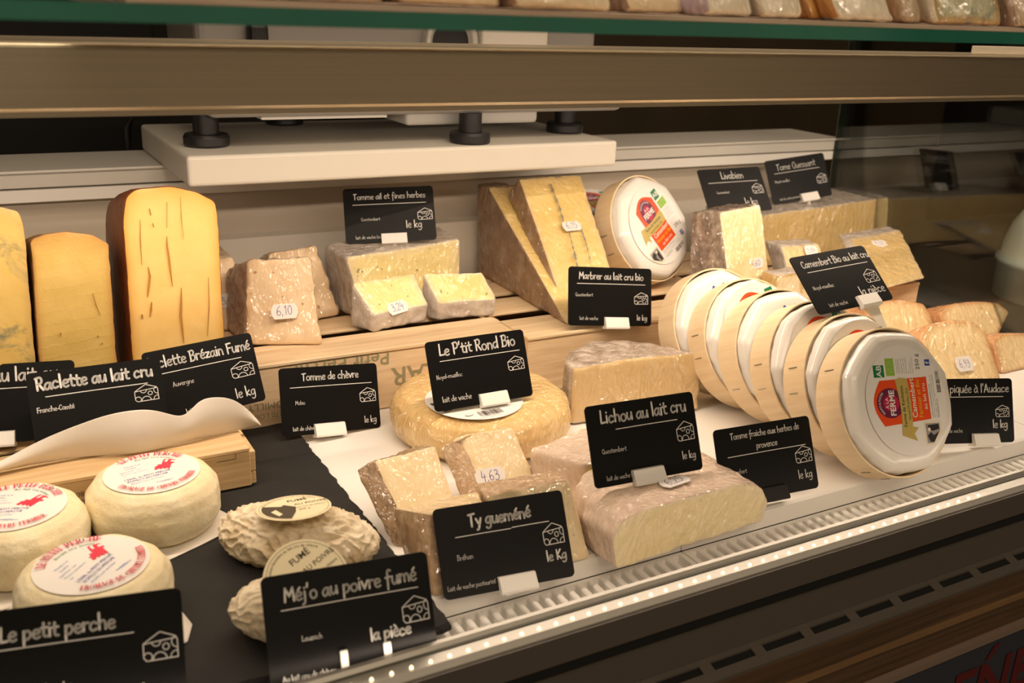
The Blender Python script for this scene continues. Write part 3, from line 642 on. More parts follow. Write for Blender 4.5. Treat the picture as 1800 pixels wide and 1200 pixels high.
# ------------------------------------------------------------------ crates turned upside down
def crate(x0, x1, y0, y1, z0, h, mat, label, slats, slat_mat=None, rot=0.0):
    """slats = list of (ya, yb) seen from the front edge"""
    e = tag(empty('wooden_crate', ((x0 + x1) / 2, (y0 + y1) / 2, z0)), label, 'crate')
    cx, cy = (x0 + x1) / 2, (y0 + y1) / 2; t = .005
    def p(mb, n): return mb.build(n, e)
    a, b, c, d = x0 - cx, x1 - cx, y0 - cy, y1 - cy
    m = MB(); m.bevbox(a, b, c, c + t, .001, h - .0035, mat, .0006, 1); fb = p(m, 'front_board')
    m = MB(); m.bevbox(a, b, d - t, d, .001, h - .0035, mat, .0006, 1); p(m, 'back_board')
    for xx in (a + .0005, b - t - .0005):
        m = MB(); m.bevbox(xx, xx + t, c + t, d - t, 0, h - .004, mat, .0006, 1); p(m, 'end_board')
    for xx in (a + t + .001, b - t - .019):
        for yy in (c + t + .0005, d - t - .0185):
            m = MB(); m.box(xx, xx + .018, yy, yy + .018, 0, h - .0045, mat); p(m, 'corner_block')
    for k, (ya, yb) in enumerate(slats):
        m = MB(); dz = -.0006 * (k % 2)
        m.bevbox(a - .001, b - .0005, c + ya, c + yb, h - .0034, h + dz, slat_mat or mat, .0007, 1); p(m, 'slat')
    m = MB(); m.box(a + .01, b - .01, c + .01, d - .01, .002, .004, M_CRATEIN); p(m, 'inside_floor')
    return e, fb, (a, b, c, d)
cr, fb, q = crate(.150, .4245, .742, .930, 0, .0565, M_CRATE, 'upturned wooden crate with faded green lettering, behind the small goat sign', [(-.0012, .044), (.060, .100), (.115, .155), (.165, .188)])
TU = Matrix(((-1, 0, 0, 0), (0, 0, -1, q[2]), (0, -1, 0, 0), (0, 0, 0, 1)))     # upside-down print on the front board
m = MB(); cx = .28725
print_text(m, 'Petit Perche', -(.3030 - cx), -.0415 - .0125, .0125, .0003, M_INKGREEN, TU, bold=.01)
print_text(m, 'LAR', -(.3470 - cx), -.0245 - .0125, .0170, .0003, M_INKGREEN, TU, bold=.012)
m.build('stencilled_print', fb)
m = MB(); print_text(m, 'ROMILLY DU PERCHE', -(.2150 - cx), -.0235, .0062, .0003, M_INKGREEN, TU); print_text(m, '41270 LOIR ET CHER', -(.2150 - cx), -.0140, .0046, .0003, M_INKGREEN, TU); m.build('address_print', fb)
crate(.4265, .690, .7195, .930, 0, .0565, M_CRATE, 'plain upturned wooden crate under the tall leaning wedges', [(-.0012, .052), (.074, .119), (.132, .172), (.180, .2105)])
crate(.6925, .938, .7175, .930, 0, .0565, M_CRATE, 'plain upturned wooden crate at the right, behind the camembert row', [(-.0012, .052), (.074, .119), (.132, .172), (.180, .2125)])
cr2, fb2, q = crate(-.14, .1545, .637, .845, .0055, .0315, M_CRATE2, 'low rough wooden crate on the slate with black printed marks', [(-.001, .052), (.060, .112), (.118, .165), (.172, .208)])
TU = Matrix(((-1, 0, 0, 0), (0, 0, -1, q[2]), (0, -1, 0, 0), (0, 0, 0, 1))); m = MB(); cx = (-.14 + .1545) / 2
print_text(m, 'MARTIN', -(.0625 - cx), -.0145, .0045, .0003, M_INKBLACK, TU, bold=.03); print_text(m, '9940', -(.0285 - cx), -.0205, .0045, .0003, M_INKBLACK, TU)
print_text(m, 'REMPLAI', -(.0790 - cx), -.0195, .0045, .0003, M_INKBLACK, TU); print_text(m, 'LOT 80144', -(.0565 - cx), -.0205, .0036, .0003, M_INKBLACK, TU); print_text(m, '22-08/24', -(.033 - cx), -.0135, .0045, .0003, M_INKBLACK, TU)
for a, b in (((.131, -.0225), (.144, -.0225)), ((.144, -.0225), (.144, -.0275)), ((.144, -.0275), (.131, -.0275))): m.stroke([(-(a[0] - cx), a[1] - .0015), (-(b[0] - cx), b[1] - .0015)], .0004, .0003, M_INKBLACK, TU)
m.build('printed_marks', fb2)
m = MB(); random.seed(3)
# splintered batten ends at the right-hand corner of the low crate
for yy, z0, z1 in ((.0005, .012, .0275), (.0008, .002, .011)): m.bevbox(q[1] - .0005, q[1] + .0035, q[2] + yy, q[2] + .17, z0, z1, M_CRATE2, .0005, 1)
m.build('corner_batten', cr2)

# slate slab with chipped edge
random.seed(11); poly = []
def edge(a, b, n, j):
    for k in range(n):
        t = k / n; poly.append((a[0] + (b[0] - a[0]) * t + random.uniform(-j, j), a[1] + (b[1] - a[1]) * t + random.uniform(-j, j)))
edge((-.22, .428), (.2135, .428), 60, .0008); edge((.2135, .428), (.2135, .738), 70, .0011); edge((.2135, .738), (-.22, .738), 40, .0008); edge((-.22, .738), (-.22, .428), 30, .001)
m = MB(); n = len(poly); ins = [(x + (-.0018 if x > .2 else 0) + random.uniform(-.0004, .0004), y + (.0015 if y < .44 else -.001)) for x, y in poly]
m.add([(x, y, .0004) for x, y in poly] + [(x, y, .003) for x, y in poly] + [(x, y, .0052) for x, y in ins], [list(range(2 * n, 3 * n)), list(range(n))[::-1]] + [(i, (i + 1) % n, n + (i + 1) % n, n + i) for i in range(n)] + [(n + i, n + (i + 1) % n, 2 * n + (i + 1) % n, 2 * n + i) for i in range(n)], M_SLATE)
tag(m.build('slate_slab'), 'black slate slab with chipped edge under the white goat cheeses', 'slate')

# ================================================================== CHEESES
HP = lambda A: A
# --- standing pieces on the low crate (left)
zc = .0372
def standing(name, px_tl, px_tr, px_arc, y0, depth, mp, mr, label, cat='cheese', r=.006, seed=1, xr_extra=0.0, back_shift=0.0, bulge=0.0):
    arc = [Yp(x, y, y0) for x, y in px_arc]
    xl, xr = Yp(*px_tl, y0).x, Yp(*px_tr, y0).x
    A = [Vector((a.x, y0, a.z)) for a in arc] + [Vector((xr + xr_extra, y0, zc)), Vector((xl, y0, zc))]
    B = [Vector((a.x + back_shift, a.y + depth, zc + (a.z - zc) * .84)) for a in A]
    nE = len(A)
    o = slab(name, A, B, mp, mr, rind_edges=range(nE), capA='p', capB='r', r=r, rc=.0012, rough=.00025, rough_r=.0006, seed=seed, bulge=bulge)
    return tag(o, label, cat), A
M_SMOKED = paste('smoked_raclette_paste', (0.88, 0.58, 0.19), (0.93, 0.64, 0.24), wrap=False, edge=(0.72, 0.38, 0.08), rough=.4, bump=.05)
R_SMOKED = rind('smoked_rind', (0.16, 0.045, 0.012), (0.30, 0.095, 0.025), scale=45, bump=.35, wrap=False, rough=.5)
rac, A = standing('cheese_piece', (218, 500), (388, 500), [(217, 395), (222, 352), (240, 337), (300, 333), (345, 342), (379, 360), (384, 400)], .742, .105, M_SMOKED, R_SMOKED, 'tall golden cheese piece with smoked brown rind and long cracks, on the low crate', seed=3, r=.004, bulge=.002)
M_CRACK = plain('crack_shade', (0.50, 0.25, 0.05), .8)  # brown that stands for the shade inside cracks and pits
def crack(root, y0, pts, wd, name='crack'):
    """a split drawn as a raised lens-shaped sliver, its shade painted brown"""
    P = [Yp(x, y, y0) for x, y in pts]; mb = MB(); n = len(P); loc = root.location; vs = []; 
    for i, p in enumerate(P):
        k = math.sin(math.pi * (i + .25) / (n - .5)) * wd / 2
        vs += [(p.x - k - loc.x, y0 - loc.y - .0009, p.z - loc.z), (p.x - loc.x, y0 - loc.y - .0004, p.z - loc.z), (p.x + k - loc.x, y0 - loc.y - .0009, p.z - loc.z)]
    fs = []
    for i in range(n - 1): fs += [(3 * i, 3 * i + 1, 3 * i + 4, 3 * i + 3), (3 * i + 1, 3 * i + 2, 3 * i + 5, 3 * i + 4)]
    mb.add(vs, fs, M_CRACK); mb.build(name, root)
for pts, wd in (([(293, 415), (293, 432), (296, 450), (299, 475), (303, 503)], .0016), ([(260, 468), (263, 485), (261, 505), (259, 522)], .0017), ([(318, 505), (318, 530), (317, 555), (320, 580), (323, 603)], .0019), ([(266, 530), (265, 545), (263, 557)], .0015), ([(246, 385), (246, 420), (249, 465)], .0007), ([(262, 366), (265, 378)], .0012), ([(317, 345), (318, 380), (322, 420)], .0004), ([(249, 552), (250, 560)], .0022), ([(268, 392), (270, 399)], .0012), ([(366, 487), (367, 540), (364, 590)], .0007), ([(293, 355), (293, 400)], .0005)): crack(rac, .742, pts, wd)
M_COMTE = paste('hard_cheese_paste', (0.62, 0.43, 0.12), (0.70, 0.50, 0.17), wrap=False, edge=(0.50, 0.27, 0.07), rough=.42, bump=.08)
R_COMTE = rind('hard_rind', (0.30, 0.15, 0.05), (0.46, 0.26, 0.10), wrap=False)
nt_ = M_COMTE.node_tree; b_ = [n for n in nt_.nodes if n.type == 'BUMP'][0]; tc_ = N(nt_, 'ShaderNodeTexCoord'); mp_ = N(nt_, 'ShaderNodeMapping'); mp_.inputs['Rotation'].default_value = (0, .09, 0); L(nt_, tc_.outputs['Object'], mp_.inputs['Vector']); wv_ = N(nt_, 'ShaderNodeTexWave', bands_direction='Z', Scale=38.0, Distortion=2.5, Detail=1.0); wv_.inputs['Detail Scale'].default_value = 9.0; L(nt_, mp_.outputs['Vector'], wv_.inputs['Vector']); pw_ = N(nt_, 'ShaderNodeMath', operation='POWER'); L(nt_, wv_.outputs['Fac'], pw_.inputs[0]); pw_.inputs[1].default_value = 8.0; L(nt_, pw_.outputs[0], b_.inputs['Height']); b_.inputs['Strength'].default_value = .2; b_.inputs['Distance'].default_value = .0004
com, A = standing('cheese_piece', (52, 560), (195, 560), [(54, 424), (80, 413), (118, 408), (160, 413), (191, 430)], .726, .10, M_COMTE, R_COMTE, 'ochre hard cheese piece with faint knife lines, between blue cheese and tall golden piece', seed=5, r=.002)
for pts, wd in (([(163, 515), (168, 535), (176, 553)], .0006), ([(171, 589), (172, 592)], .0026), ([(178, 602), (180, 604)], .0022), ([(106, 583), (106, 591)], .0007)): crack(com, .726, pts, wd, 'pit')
def veined(name, c1, c2, v, wrap):
    m_ = paste(name, c1, c2, wrap=wrap, edge=(0.55, 0.36, 0.12)); nt = m_.node_tree; p = nt.nodes['Principled BSDF']
    src = p.inputs['Base Color'].links[0].from_socket
    tc = N(nt, 'ShaderNodeTexCoord'); nz = N(nt, 'ShaderNodeTexNoise', Scale=26.0, Detail=6.0, Roughness=.75, Distortion=.5); L(nt, tc.outputs['Object'], nz.inputs['Vector'])
    cr_ = N(nt, 'ShaderNodeValToRGB'); cr_.color_ramp.elements[0].position = .55; cr_.color_ramp.elements[1].position = .68; L(nt, nz.outputs['Fac'], cr_.inputs['Fac'])
    mx = N(nt, 'ShaderNodeMix', data_type='RGBA'); L(nt, cr_.outputs['Color'], mx.inputs['Factor']); L(nt, src, mx.inputs['A']); mx.inputs['B'].default_value = (*v, 1); L(nt, mx.outputs['Result'], p.inputs['Base Color'])
    return m_
M_BLUE = veined('blue_cheese_paste', (0.66, 0.45, 0.12), (0.74, 0.53, 0.18), (0.22, 0.22, 0.13), False)
standing('cheese_piece', (-95, 560), (47, 560), [(-95, 372), (-40, 362), (0, 364), (33, 372), (43, 400)], .722, .10, M_BLUE, rind('crusty_rind', (0.40, 0.26, 0.10), (0.62, 0.44, 0.20), wrap=False), 'blue-veined yellow cheese piece at far left on the low crate', seed=6, r=.003)

# --- pieces on the lettered crate
zk = .0567
M_PALEP = paste('semi_soft_paste', (0.74, 0.55, 0.34), (0.82, 0.64, 0.42), spot=(0.42, 0.24, 0.10), spot_scale=210, spot_size=.16, edge=(0.72, 0.52, 0.30))
R_CRUST = rind('crinkled_grey_rind', (0.40, 0.28, 0.17), (0.66, 0.52, 0.36), scale=90, bump=.8)
def quad_piece(A, B, mp, mr, edges, label, capB='r', r=.004, rc=.003, seed=1, rough=.0005, rough_r=.0012, name='cheese_wedge', cat='cheese', capA='p', group=None, wav=0.0):
    return tag(slab(name, A, B, mp, mr, rind_edges=edges, capA=capA, capB=capB, r=r, rc=rc, rough=rough, rough_r=rough_r, seed=seed, wav=wav), label, cat, group)
def lean_face(px, z0, ybot, ytop):
    """four px corners TL TR BR BL; bottom on z0, top corners placed at depth ytop"""
    tl, tr, br, bl = px
    return [Yp(*tl, ytop), Yp(*tr, ytop), Z(*br, z0), Z(*bl, z0)]
A = [Yp(430, 457, .800), Yp(547, 450, .790), Z(568, 607, zk), Z(432, 609, zk)]
B = [Vector((a.x - .004, a.y + .05, zk + (a.z - zk) * .72)) for a in A]
p610 = quad_piece(A, B, M_PALEP, R_CRUST, (0, 1, 3), 'pale wrapped piece with crinkled rind and sticker 6,10, on the lettered crate', seed=2, rough_r=.0022)
sticker(p610, A, 500, 547, '6,10')
A = [Yp(470, 447, .865), Yp(555, 433, .850), Z(600, 556, zk), Z(500, 575, zk)]
quad_piece(A, [Vector((a.x, a.y + .04, zk + (a.z - zk) * .75)) for a in A], M_PALEP, R_CRUST, (0, 1, 3), 'pale wrapped piece half hidden behind the one priced 6,10', seed=8, rough_r=.002)
A = [Yp(372, 455, .862), Yp(408, 450, .862), Z(424, 578, zk), Z(366, 586, zk)]
A = [Vector((a.x, a.y if i < 2 else .835, a.z)) for i, a in enumerate(A)]
A[2].x, A[3].x = A[1].x + .012, A[0].x
p = quad_piece(A, [a + Vector((0, .045, 0)) for a in A], M_PALEP, R_CRUST, (0, 1, 3), 'pale wrapped piece peeping out right of the tall golden cheese', seed=9)
sticker(p, A, 401, 528, '5,20', .018)
# big block with herbs
M_HERB = paste('herb_cheese_paste', (0.80, 0.64, 0.25), (0.86, 0.72, 0.34), spot=(0.20, 0.20, 0.05), spot_scale=190, spot_size=.19, edge=(0.74, 0.62, 0.36))
R_GREY = rind('grey_bloomy_rind', (0.42, 0.36, 0.31), (0.62, 0.55, 0.48), scale=60, bump=.4)
A = [Z(607, 453, .1175), Z(810, 420, .1175), Vector((.418, .842, zk)), Vector((.307, .815, zk))]
B = [Vector((.290, .872, .1175)), Vector((.424, .905, .1175)), Vector((.424, .905, zk)), Vector((.290, .872, zk))]
herb = quad_piece(A, B, M_HERB, R_GREY, (0, 3), 'large wrapped block flecked with herbs, carrying the ail et fines herbes sign', seed=12, r=.004)
M_HERB2 = paste('herb_cheese_paste_bright', (0.84, 0.72, 0.26), (0.90, 0.80, 0.36), spot=(0.24, 0.27, 0.08), spot_scale=240, spot_size=.18, edge=(0.80, 0.70, 0.42))
def ramp_piece(top, zt, mid, zm, foot, label, price, pxs, mp, mr, seed, rot=0.0, sw=.021, depth=.03):
    """wedge whose cut face slopes to the viewer: top edge (2 px at height zt), lower edge (2 px at zm), foot (2 px on the support)"""
    t0, t1 = Z(*top[0], zt), Z(*top[1], zt); m0, m1 = Z(*mid[0], zm), Z(*mid[1], zm)
    f0, f1 = foot
    A = [t0, t1, m1, m0]
    bb = Vector((0, depth, 0)); B = [Vector((t0.x, t0.y + .004, f0)), Vector((t1.x, t1.y + .004, f0)), Vector((m1.x, m1.y + .003, f0)), Vector((m0.x, m0.y + .003, f0))]
    o = quad_piece(A, B, mp, mr, (0, 1, 2, 3), label, seed=seed, r=.004, rc=.003)
    if price: sticker(o, A, *pxs, price, sw, .0115, rot)
    return o
ramp_piece([(616, 497), (728, 480)], zk + .043, [(655, 557), (753, 538)], zk + .016, (zk, zk), 'small bright herb wedge with sticker 3,24, left of its twin', '3,24', (698, 541), M_HERB2, R_GREY, 21, .12)
ramp_piece([(741, 481), (850, 478)], zk + .043, [(770, 537), (874, 528)], zk + .016, (zk, zk), 'small bright herb wedge with sticker 3,12, right of its twin', '3,12', (820, 525), M_HERB2, R_GREY, 22, .10)

# --- tall leaning wedges (marbled)
M_MARB = paste('marbled_paste', (0.78, 0.55, 0.17), (0.84, 0.63, 0.25), edge=(0.72, 0.54, 0.26))
R_BROWN = rind('brown_mottled_rind', (0.22, 0.12, 0.065), (0.44, 0.33, 0.24), (0.30, 0.18, 0.10), scale=38, bump=.3)
# prism with a triangular flank: cut face slopes towards the viewer
def leaning(x0, x1, prof, label, seed, mp, mr, xs=0.0):
    n = len(prof)
    A = [Vector((x0, y, z)) for y, z in prof]; B = [Vector((x1 + xs, y, z)) for y, z in prof]
    return A, B
yb, yf = .928, .737
A = [Vector((.4795, .905, .155)), Vector((.512, .905, .155)), Vector((.556, yf, zk)), Vector((.477, yf - .001, zk))]
B = [Vector((.4795, .930, .155)), Vector((.512, .930, .155)), Vector((.560, .930, zk)), Vector((.4830, .930, zk))]
quad_piece(A, B, M_MARB, R_BROWN, (0, 3), 'tall wrapped wedge with brown mottled rind, rear one of the leaning pair', seed=31, r=.003, rc=.002)
c1, c2, c3, c4 = Yp(912, 312, .872), Yp(1021, 305, .872), Yp(1077, 478, .775), Yp(985, 522, .768)
A = [c1, c2, c3, c4]; nb = Vector((0, .020, .018))
nrm = (c2 - c1).cross(c4 - c1).normalized(); nrm = nrm if nrm.y > 0 else -nrm
B = [a + nrm * (.024 if i < 2 else .009) + Vector((-.004, 0, 0)) for i, a in enumerate(A)]
wed = quad_piece(A, B, M_MARB, R_BROWN, (0, 1, 2, 3), 'tall wrapped wedge with dark blue vein and sticker 6,15', seed=32, r=.003, rc=.002)
sticker(wed, A, 1004, 399, '6,15', .021, .0115, .0)
nv = (A[1] - A[0]).cross(A[2] - A[0]).normalized(); nv = nv if nv.y < 0 else -nv
def vein(root, A, pts, wd, mat, name):
    nn = (A[1] - A[0]).cross(A[2] - A[0]).normalized(); nn = nn if nn.y < 0 else -nn
    P = [onplane(x, y, A[0], nn) + nn * .0009 - root.location for x, y in pts]; mb = MB(); sd = (A[1] - A[0]).normalized(); vs = []; fs = []
    for i, p in enumerate(P):
        k = wd * (.5 + .8 * noise.noise(p * 260 + Vector((3, 0, 0)))); k = max(k, .0002); vs += [(p - sd * k)[:], (p + sd * k)[:]]
    fs = [(2 * i, 2 * i + 1, 2 * i + 3, 2 * i + 2) for i in range(len(P) - 1)]
    mb.add(vs, fs, mat); return mb.build(name, root)
M_VEIN = plain('blue_vein', (0.23, 0.22, 0.17), .6)
def dense(pts, n=40, j=0.5):
    out = []
    for i in range(n + 1):
        t = i / n * (len(pts) - 1); k = min(int(t), len(pts) - 2); f = t - k
        out.append((pts[k][0] + (pts[k + 1][0] - pts[k][0]) * f + random.uniform(-j, j), pts[k][1] + (pts[k + 1][1] - pts[k][1]) * f))
    return out
vein(wed, A, dense([(967, 324), (983, 365), (990, 392)]), .0018, M_VEIN, 'blue_vein'); vein(wed, A, dense([(1000, 410), (1008, 440), (1015, 472)]), .0019, M_VEIN, 'blue_vein')
vein(wed, A, dense([(1020, 400), (1030, 430), (1038, 462)]), .0011, M_VEIN, 'blue_vein')

# --- right-hand pieces on the crate
M_LIVA = paste('soft_washed_paste', (0.80, 0.60, 0.28), (0.88, 0.72, 0.42), edge=(0.84, 0.70, 0.44))
M_OUES = paste('pressed_paste', (0.66, 0.46, 0.17), (0.74, 0.54, 0.24), spot=(0.45, 0.34, 0.16), spot_scale=220, spot_size=.16, edge=(0.66, 0.50, 0.26))
R_BARK = rind('bark_like_rind', (0.12, 0.085, 0.06), (0.50, 0.42, 0.33), (0.26, 0.19, 0.14), scale=80, bump=.7)
A = [Z(1300, 385, .1185), Z(1563, 348, .1185), None, None]
A[2] = Vector((A[1].x + .006, A[1].y - .004, zk)); A[3] = Vector((A[0].x, A[0].y - .004, zk))
bk = Vector((.012, .075, 0)); B = [A[0] + bk, Vector((A[1].x - .002, A[1].y + .078, .1185)), Vector((A[1].x - .002, A[1].y + .078, zk)), A[3] + bk]
quad_piece(A, B, M_OUES, R_GREY, (0, 1, 3), 'large wrapped half wheel with greyish top carrying the Ouessant sign', seed=41, r=.003)
A = [Yp(1264, 372, .770), Yp(1338, 358, .766), Yp(1363, 470, .740), Yp(1287, 480, .738)]
A[2].z = A[3].z = zk + .004
B = [Vector((A[0].x - .012, A[0].y + .03, A[0].z - .006)), Vector((A[1].x - .012, A[1].y + .035, A[1].z - .006)), Vector((A[2].x - .012, A[2].y + .05, zk + .004)), Vector((A[3].x - .014, A[3].y + .05, zk + .004))]
p = quad_piece(A, B, M_LIVA, R_BARK, (0, 1, 3), 'shiny wrapped wedge with bark-like rind below the Livabien sign', seed=42)
sticker(p, A, 1327, 463, '4,60', .019, .011)
A = [Yp(1372, 432, .772), Yp(1440, 428, .772), Z(1500, 505, zk), Z(1375, 478, zk)]
A[2] = Vector((A[1].x + .004, .745, zk)); A[3] = Vector((A[0].x, .745, zk)); 
p = quad_piece(A, [a + Vector((0, .026, 0)) for a in A], M_OUES, R_GREY, (0, 3), 'wrapped piece with sticker directly behind the camembert sign', seed=43)
sticker(p, A, 1424, 441, '5,84', .019, .011)
A = [Yp(1492, 420, .790), Yp(1583, 405, .790), Z(1627, 490, .0625), Z(1545, 512, .0625)]
B = [a + Vector((.004, .022, 0)) for a in A]
p = quad_piece(A, B, M_OUES, R_GREY, (0, 1, 3), 'wrapped slanting piece with sticker at the right end of the crate', seed=44)
sticker(p, A, 1546, 430, '5,37', .021, .0125, -.1)
M_BLUEP = veined('young_blue_paste', (0.80, 0.66, 0.40), (0.86, 0.74, 0.50), (0.26, 0.28, 0.22), True)
A = [Yp(1362, 484, .722), Yp(1412, 476, .722), Vector((.80, .7205, zk)), Vector((.765, .7205, zk))]
A[2].x = A[1].x + .004; A[3].x = A[0].x
quad_piece(A, [a + Vector((0, .02, 0)) for a in A], M_BLUEP, R_GREY, (0, 1), 'small blue-flecked wrapped wedge behind the camembert row', seed=45)

# --- half wheel on the deck
M_TOM = paste('half_wheel_paste', (0.86, 0.70, 0.30), (0.91, 0.77, 0.38), spot=(0.58, 0.36, 0.10), spot_scale=110, spot_size=.12, edge=(0.66, 0.46, 0.22))
R_TOM = rind('grey_brown_crust', (0.24, 0.17, 0.12), (0.56, 0.47, 0.38), scale=75, bump=.6)
fl_, fr_ = Z(1001, 748, 0), Z(1229, 722, 0)
tl_, tr_ = Vector((fl_.x + .004, fl_.y + .006, .048)), Vector((fr_.x, fr_.y + .005, .0525))
bot = [fl_, fr_]; top = [tl_, tr_]
arcb = [(.5525, .6345), (.538, .661), (.515, .690), (.480, .700), (.448, .685), (.430, .664)]
Abase = [fl_, Vector((fl_.x + (fr_.x - fl_.x) * .5, (fl_.y + fr_.y) / 2, 0)), fr_] + [Vector((x, y, 0)) for x, y in arcb]
Atop = [tl_, Vector(((tl_.x + tr_.x) / 2, (tl_.y + tr_.y) / 2, .053)), tr_] + [Vector((x, y, .051)) for x, y in arcb]
tom = tag(slab('half_wheel', Atop, Abase, M_TOM, R_TOM, rind_edges=range(2, len(Atop)), capA='r', capB='r', r=.005, rc=.003, rough=.0005, rough_r=.0012, seed=51, wav=.001), 'wrapped half wheel with grey-brown crust on the white deck', 'cheese')

# --- round wheel with label
M_ROND = rind('golden_wheel_crust', (0.66, 0.42, 0.15), (0.80, 0.57, 0.25), scale=55, bump=.5)
wc = Vector((.3534, .668, 0.0002)); R_ = .075
prof = [(0, .0), (.054, 0), (.066, .001), (.0725, .006), (.0750, .014), (.0746, .022), (.0712, .030), (.0650, .0348), (.056, .0366), (.035, .0372), (.018, .0374), (0, .0374)]
def lumpy(amp, fr, sd): return lambda a, z: 1 + amp * noise.noise(Vector((math.cos(a) * fr, math.sin(a) * fr, z * 60 + sd)))
fine = []
for i in range(len(prof) - 1):
    for k in range(4): t = k / 4; fine.append((prof[i][0] + (prof[i + 1][0] - prof[i][0]) * t, prof[i][1] + (prof[i + 1][1] - prof[i][1]) * t))
fine.append(prof[-1])
m = MB(); m.lathe(fine, M_ROND, 128, rad=lumpy(.018, 5, 3)); wh = tag(m.build('round_cheese', None, wc), 'flat round golden wheel in film with white round label, behind the wedges', 'cheese')
m = MB(); m.disc(.0392, .0380, M_LWHITE); lb = m.build('round_label', wh, (-.017, -.020, 0))
m = MB(); zz = .0384
for k in range(26):
    wd_ = random.choice((.0003, .0006, .0009)); x = -.010 + k * .0008; m.flat([(x, -.0315), (x + wd_ * .7, -.0315), (x + wd_ * .7, -.0235), (x, -.0235)], zz, M_LBLACK)
print_text(m, '3 770000 451012', -.010, -.0338, .0016, zz, M_LBLACK); print_text(m, 'Ferme de Kerbizien   56190 Noyal-Muzillac', 0, 0, .0016, zz, M_LGREY, arc=(-.0305, math.pi * 1.5), align='CENTER') if False else None
m.flat([(-.036, .006), (-.027, .006), (-.025, -.012), (-.032, -.014)], zz, M_LBLACK); m.disc(.0035, zz, M_LGREY, c=(-.0175, -.0265), ry=.0018)
m.disc(.0029, zz + .0001, M_LWHITE, c=(-.0175, -.0265), ry=.0013); print_text(m, 'Fabrique a la ferme au lait de vache', -.013, -.0366, .0013, zz, M_LGREY); m.build('label_print', lb)

# --- the four wedges around the big sign
M_TY = paste('creamy_paste', (0.82, 0.66, 0.38), (0.88, 0.74, 0.48), spot=(0.58, 0.38, 0.16), spot_scale=130, spot_size=.15, edge=(0.78, 0.60, 0.34))
R_TY = rind('ridged_tan_rind', (0.42, 0.26, 0.14), (0.68, 0.48, 0.29), scale=70, bump=.6); R_TY2 = rind('brown_ridged_rind', (0.20, 0.12, 0.06), (0.42, 0.28, 0.16), scale=70, bump=.6)
def ridge(mname):
    nt = MATS[mname].node_tree; nzs = [n for n in nt.nodes if n.type == 'TEX_NOISE']; tc = [n for n in nt.nodes if n.type == 'TEX_COORD'][0]
    mp = N(nt, 'ShaderNodeMapping'); mp.inputs['Scale'].default_value = (3.2, 3.2, .35); L(nt, tc.outputs['Object'], mp.inputs['Vector']); L(nt, mp.outputs['Vector'], nzs[0].inputs['Vector'])
ridge('ridged_tan_rind'); ridge('brown_ridged_rind')
# left back wedge
A = [Vector((.2187, .5646, .045)), Vector((.2656, .5690, .045)), Vector((.2680, .5190, 0)), Vector((.2290, .5160, 0))]
B = [Vector((.2045, .5600, .043)), Vector((.2630, .5950, .034)), Vector((.2670, .5960, 0)), Vector((.2168, .5275, 0))]
quad_piece(A, B, M_TY, R_TY2, (0, 3), 'creamy wrapped wedge with dark ridged rind, leftmost behind the gueméné sign', seed=61, r=.002, rc=.0015)
A = [Vector((.2883, .5776, .045)), Vector((.3304, .5730, .045)), Vector((.3370, .5300, 0)), Vector((.2960, .5330, 0))]
B = [Vector((.2680, .5650, .0435)), Vector((.3320, .5960, .036)), Vector((.3360, .5970, 0)), Vector((.2800, .5400, 0))]
p463 = quad_piece(A, B, M_TY, R_TY, (1, 3), 'creamy wrapped wedge with sticker 4,63 in front of the round wheel', seed=62, r=.002, rc=.0015)
sticker(p463, A, 861, 838, '4,63', .0225, .0125, .02)
A = [Vector((.2240, .4870, .0425)), Vector((.2580, .4800, .0440)), Vector((.2580, .4600, 0)), Vector((.2160, .4620, 0))]
B = [Vector((.2075, .5060, .0410)), Vector((.2650, .5000, .0430)), Vector((.2660, .5090, 0)), Vector((.2175, .5090, 0))]
quad_piece(A, B, M_TY, R_TY, (1, 3), 'wrapped wedge showing its tan ridged rind, behind the left half of the gueméné sign', seed=63, r=.0025, rc=.002, capA='r', capB='p', rough_r=.0008)
A = [Vector((.2640, .4890, .0450)), Vector((.3235, .4850, .0455)), Vector((.3270, .4590, 0)), Vector((.2670, .4600, 0))]
B = [Vector((.2660, .5080, .0440)), Vector((.3230, .5030, .0440)), Vector((.3300, .5030, 0)), Vector((.2700, .5080, 0))]
quad_piece(A, B, M_TY, R_TY, (0, 3), 'wrapped wedge with a reddish pit, behind the right half of the gueméné sign', seed=64, r=.003, rc=.002, rough_r=.0009)

# --- Lichou
M_LICH = paste('ivory_paste', (0.84, 0.68, 0.36), (0.88, 0.74, 0.44), spot=(0.64, 0.40, 0.12), spot_scale=105, spot_size=.14, edge=(0.84, 0.72, 0.46))
R_LICH = rind('pinkish_rind', (0.66, 0.48, 0.36), (0.78, 0.62, 0.48), scale=50, bump=.3)
A = [Z(1080, 968, .018), Z(1098, 920, .038), Z(1140, 897, .0415), Z(1310, 852, .0425), Z(1347, 868, .036), Z(1350, 893, .022), Z(1343, 917, .0), Z(1082, 1003, .0)]
y0 = .441
fx = lambda px, z: (Z(px[0], px[1], z))
A = [Yp(1076, 950, .440), Yp(1092, 920, .440), Yp(1125, 900, .440), Yp(1220, 872, .441), Yp(1310, 850, .442), Yp(1342, 860, .443), Yp(1352, 885, .444), Yp(1343, 917, .445), Yp(1082, 1003, .440)]
zl = min(a.z for a in A); A = [Vector((a.x, a.y, a.z - zl + .0002)) for a in A]
A = [Vector((a.x, .4630 if False else a.y, a.z)) for a in A]
B = [a + Vector((-.0035 if i in (0, 8) else .0, .064 - (.010 if i in (0, 1, 8) else 0), -.001 if i in (2, 3, 4) else 0)) for i, a in enumerate(A)]
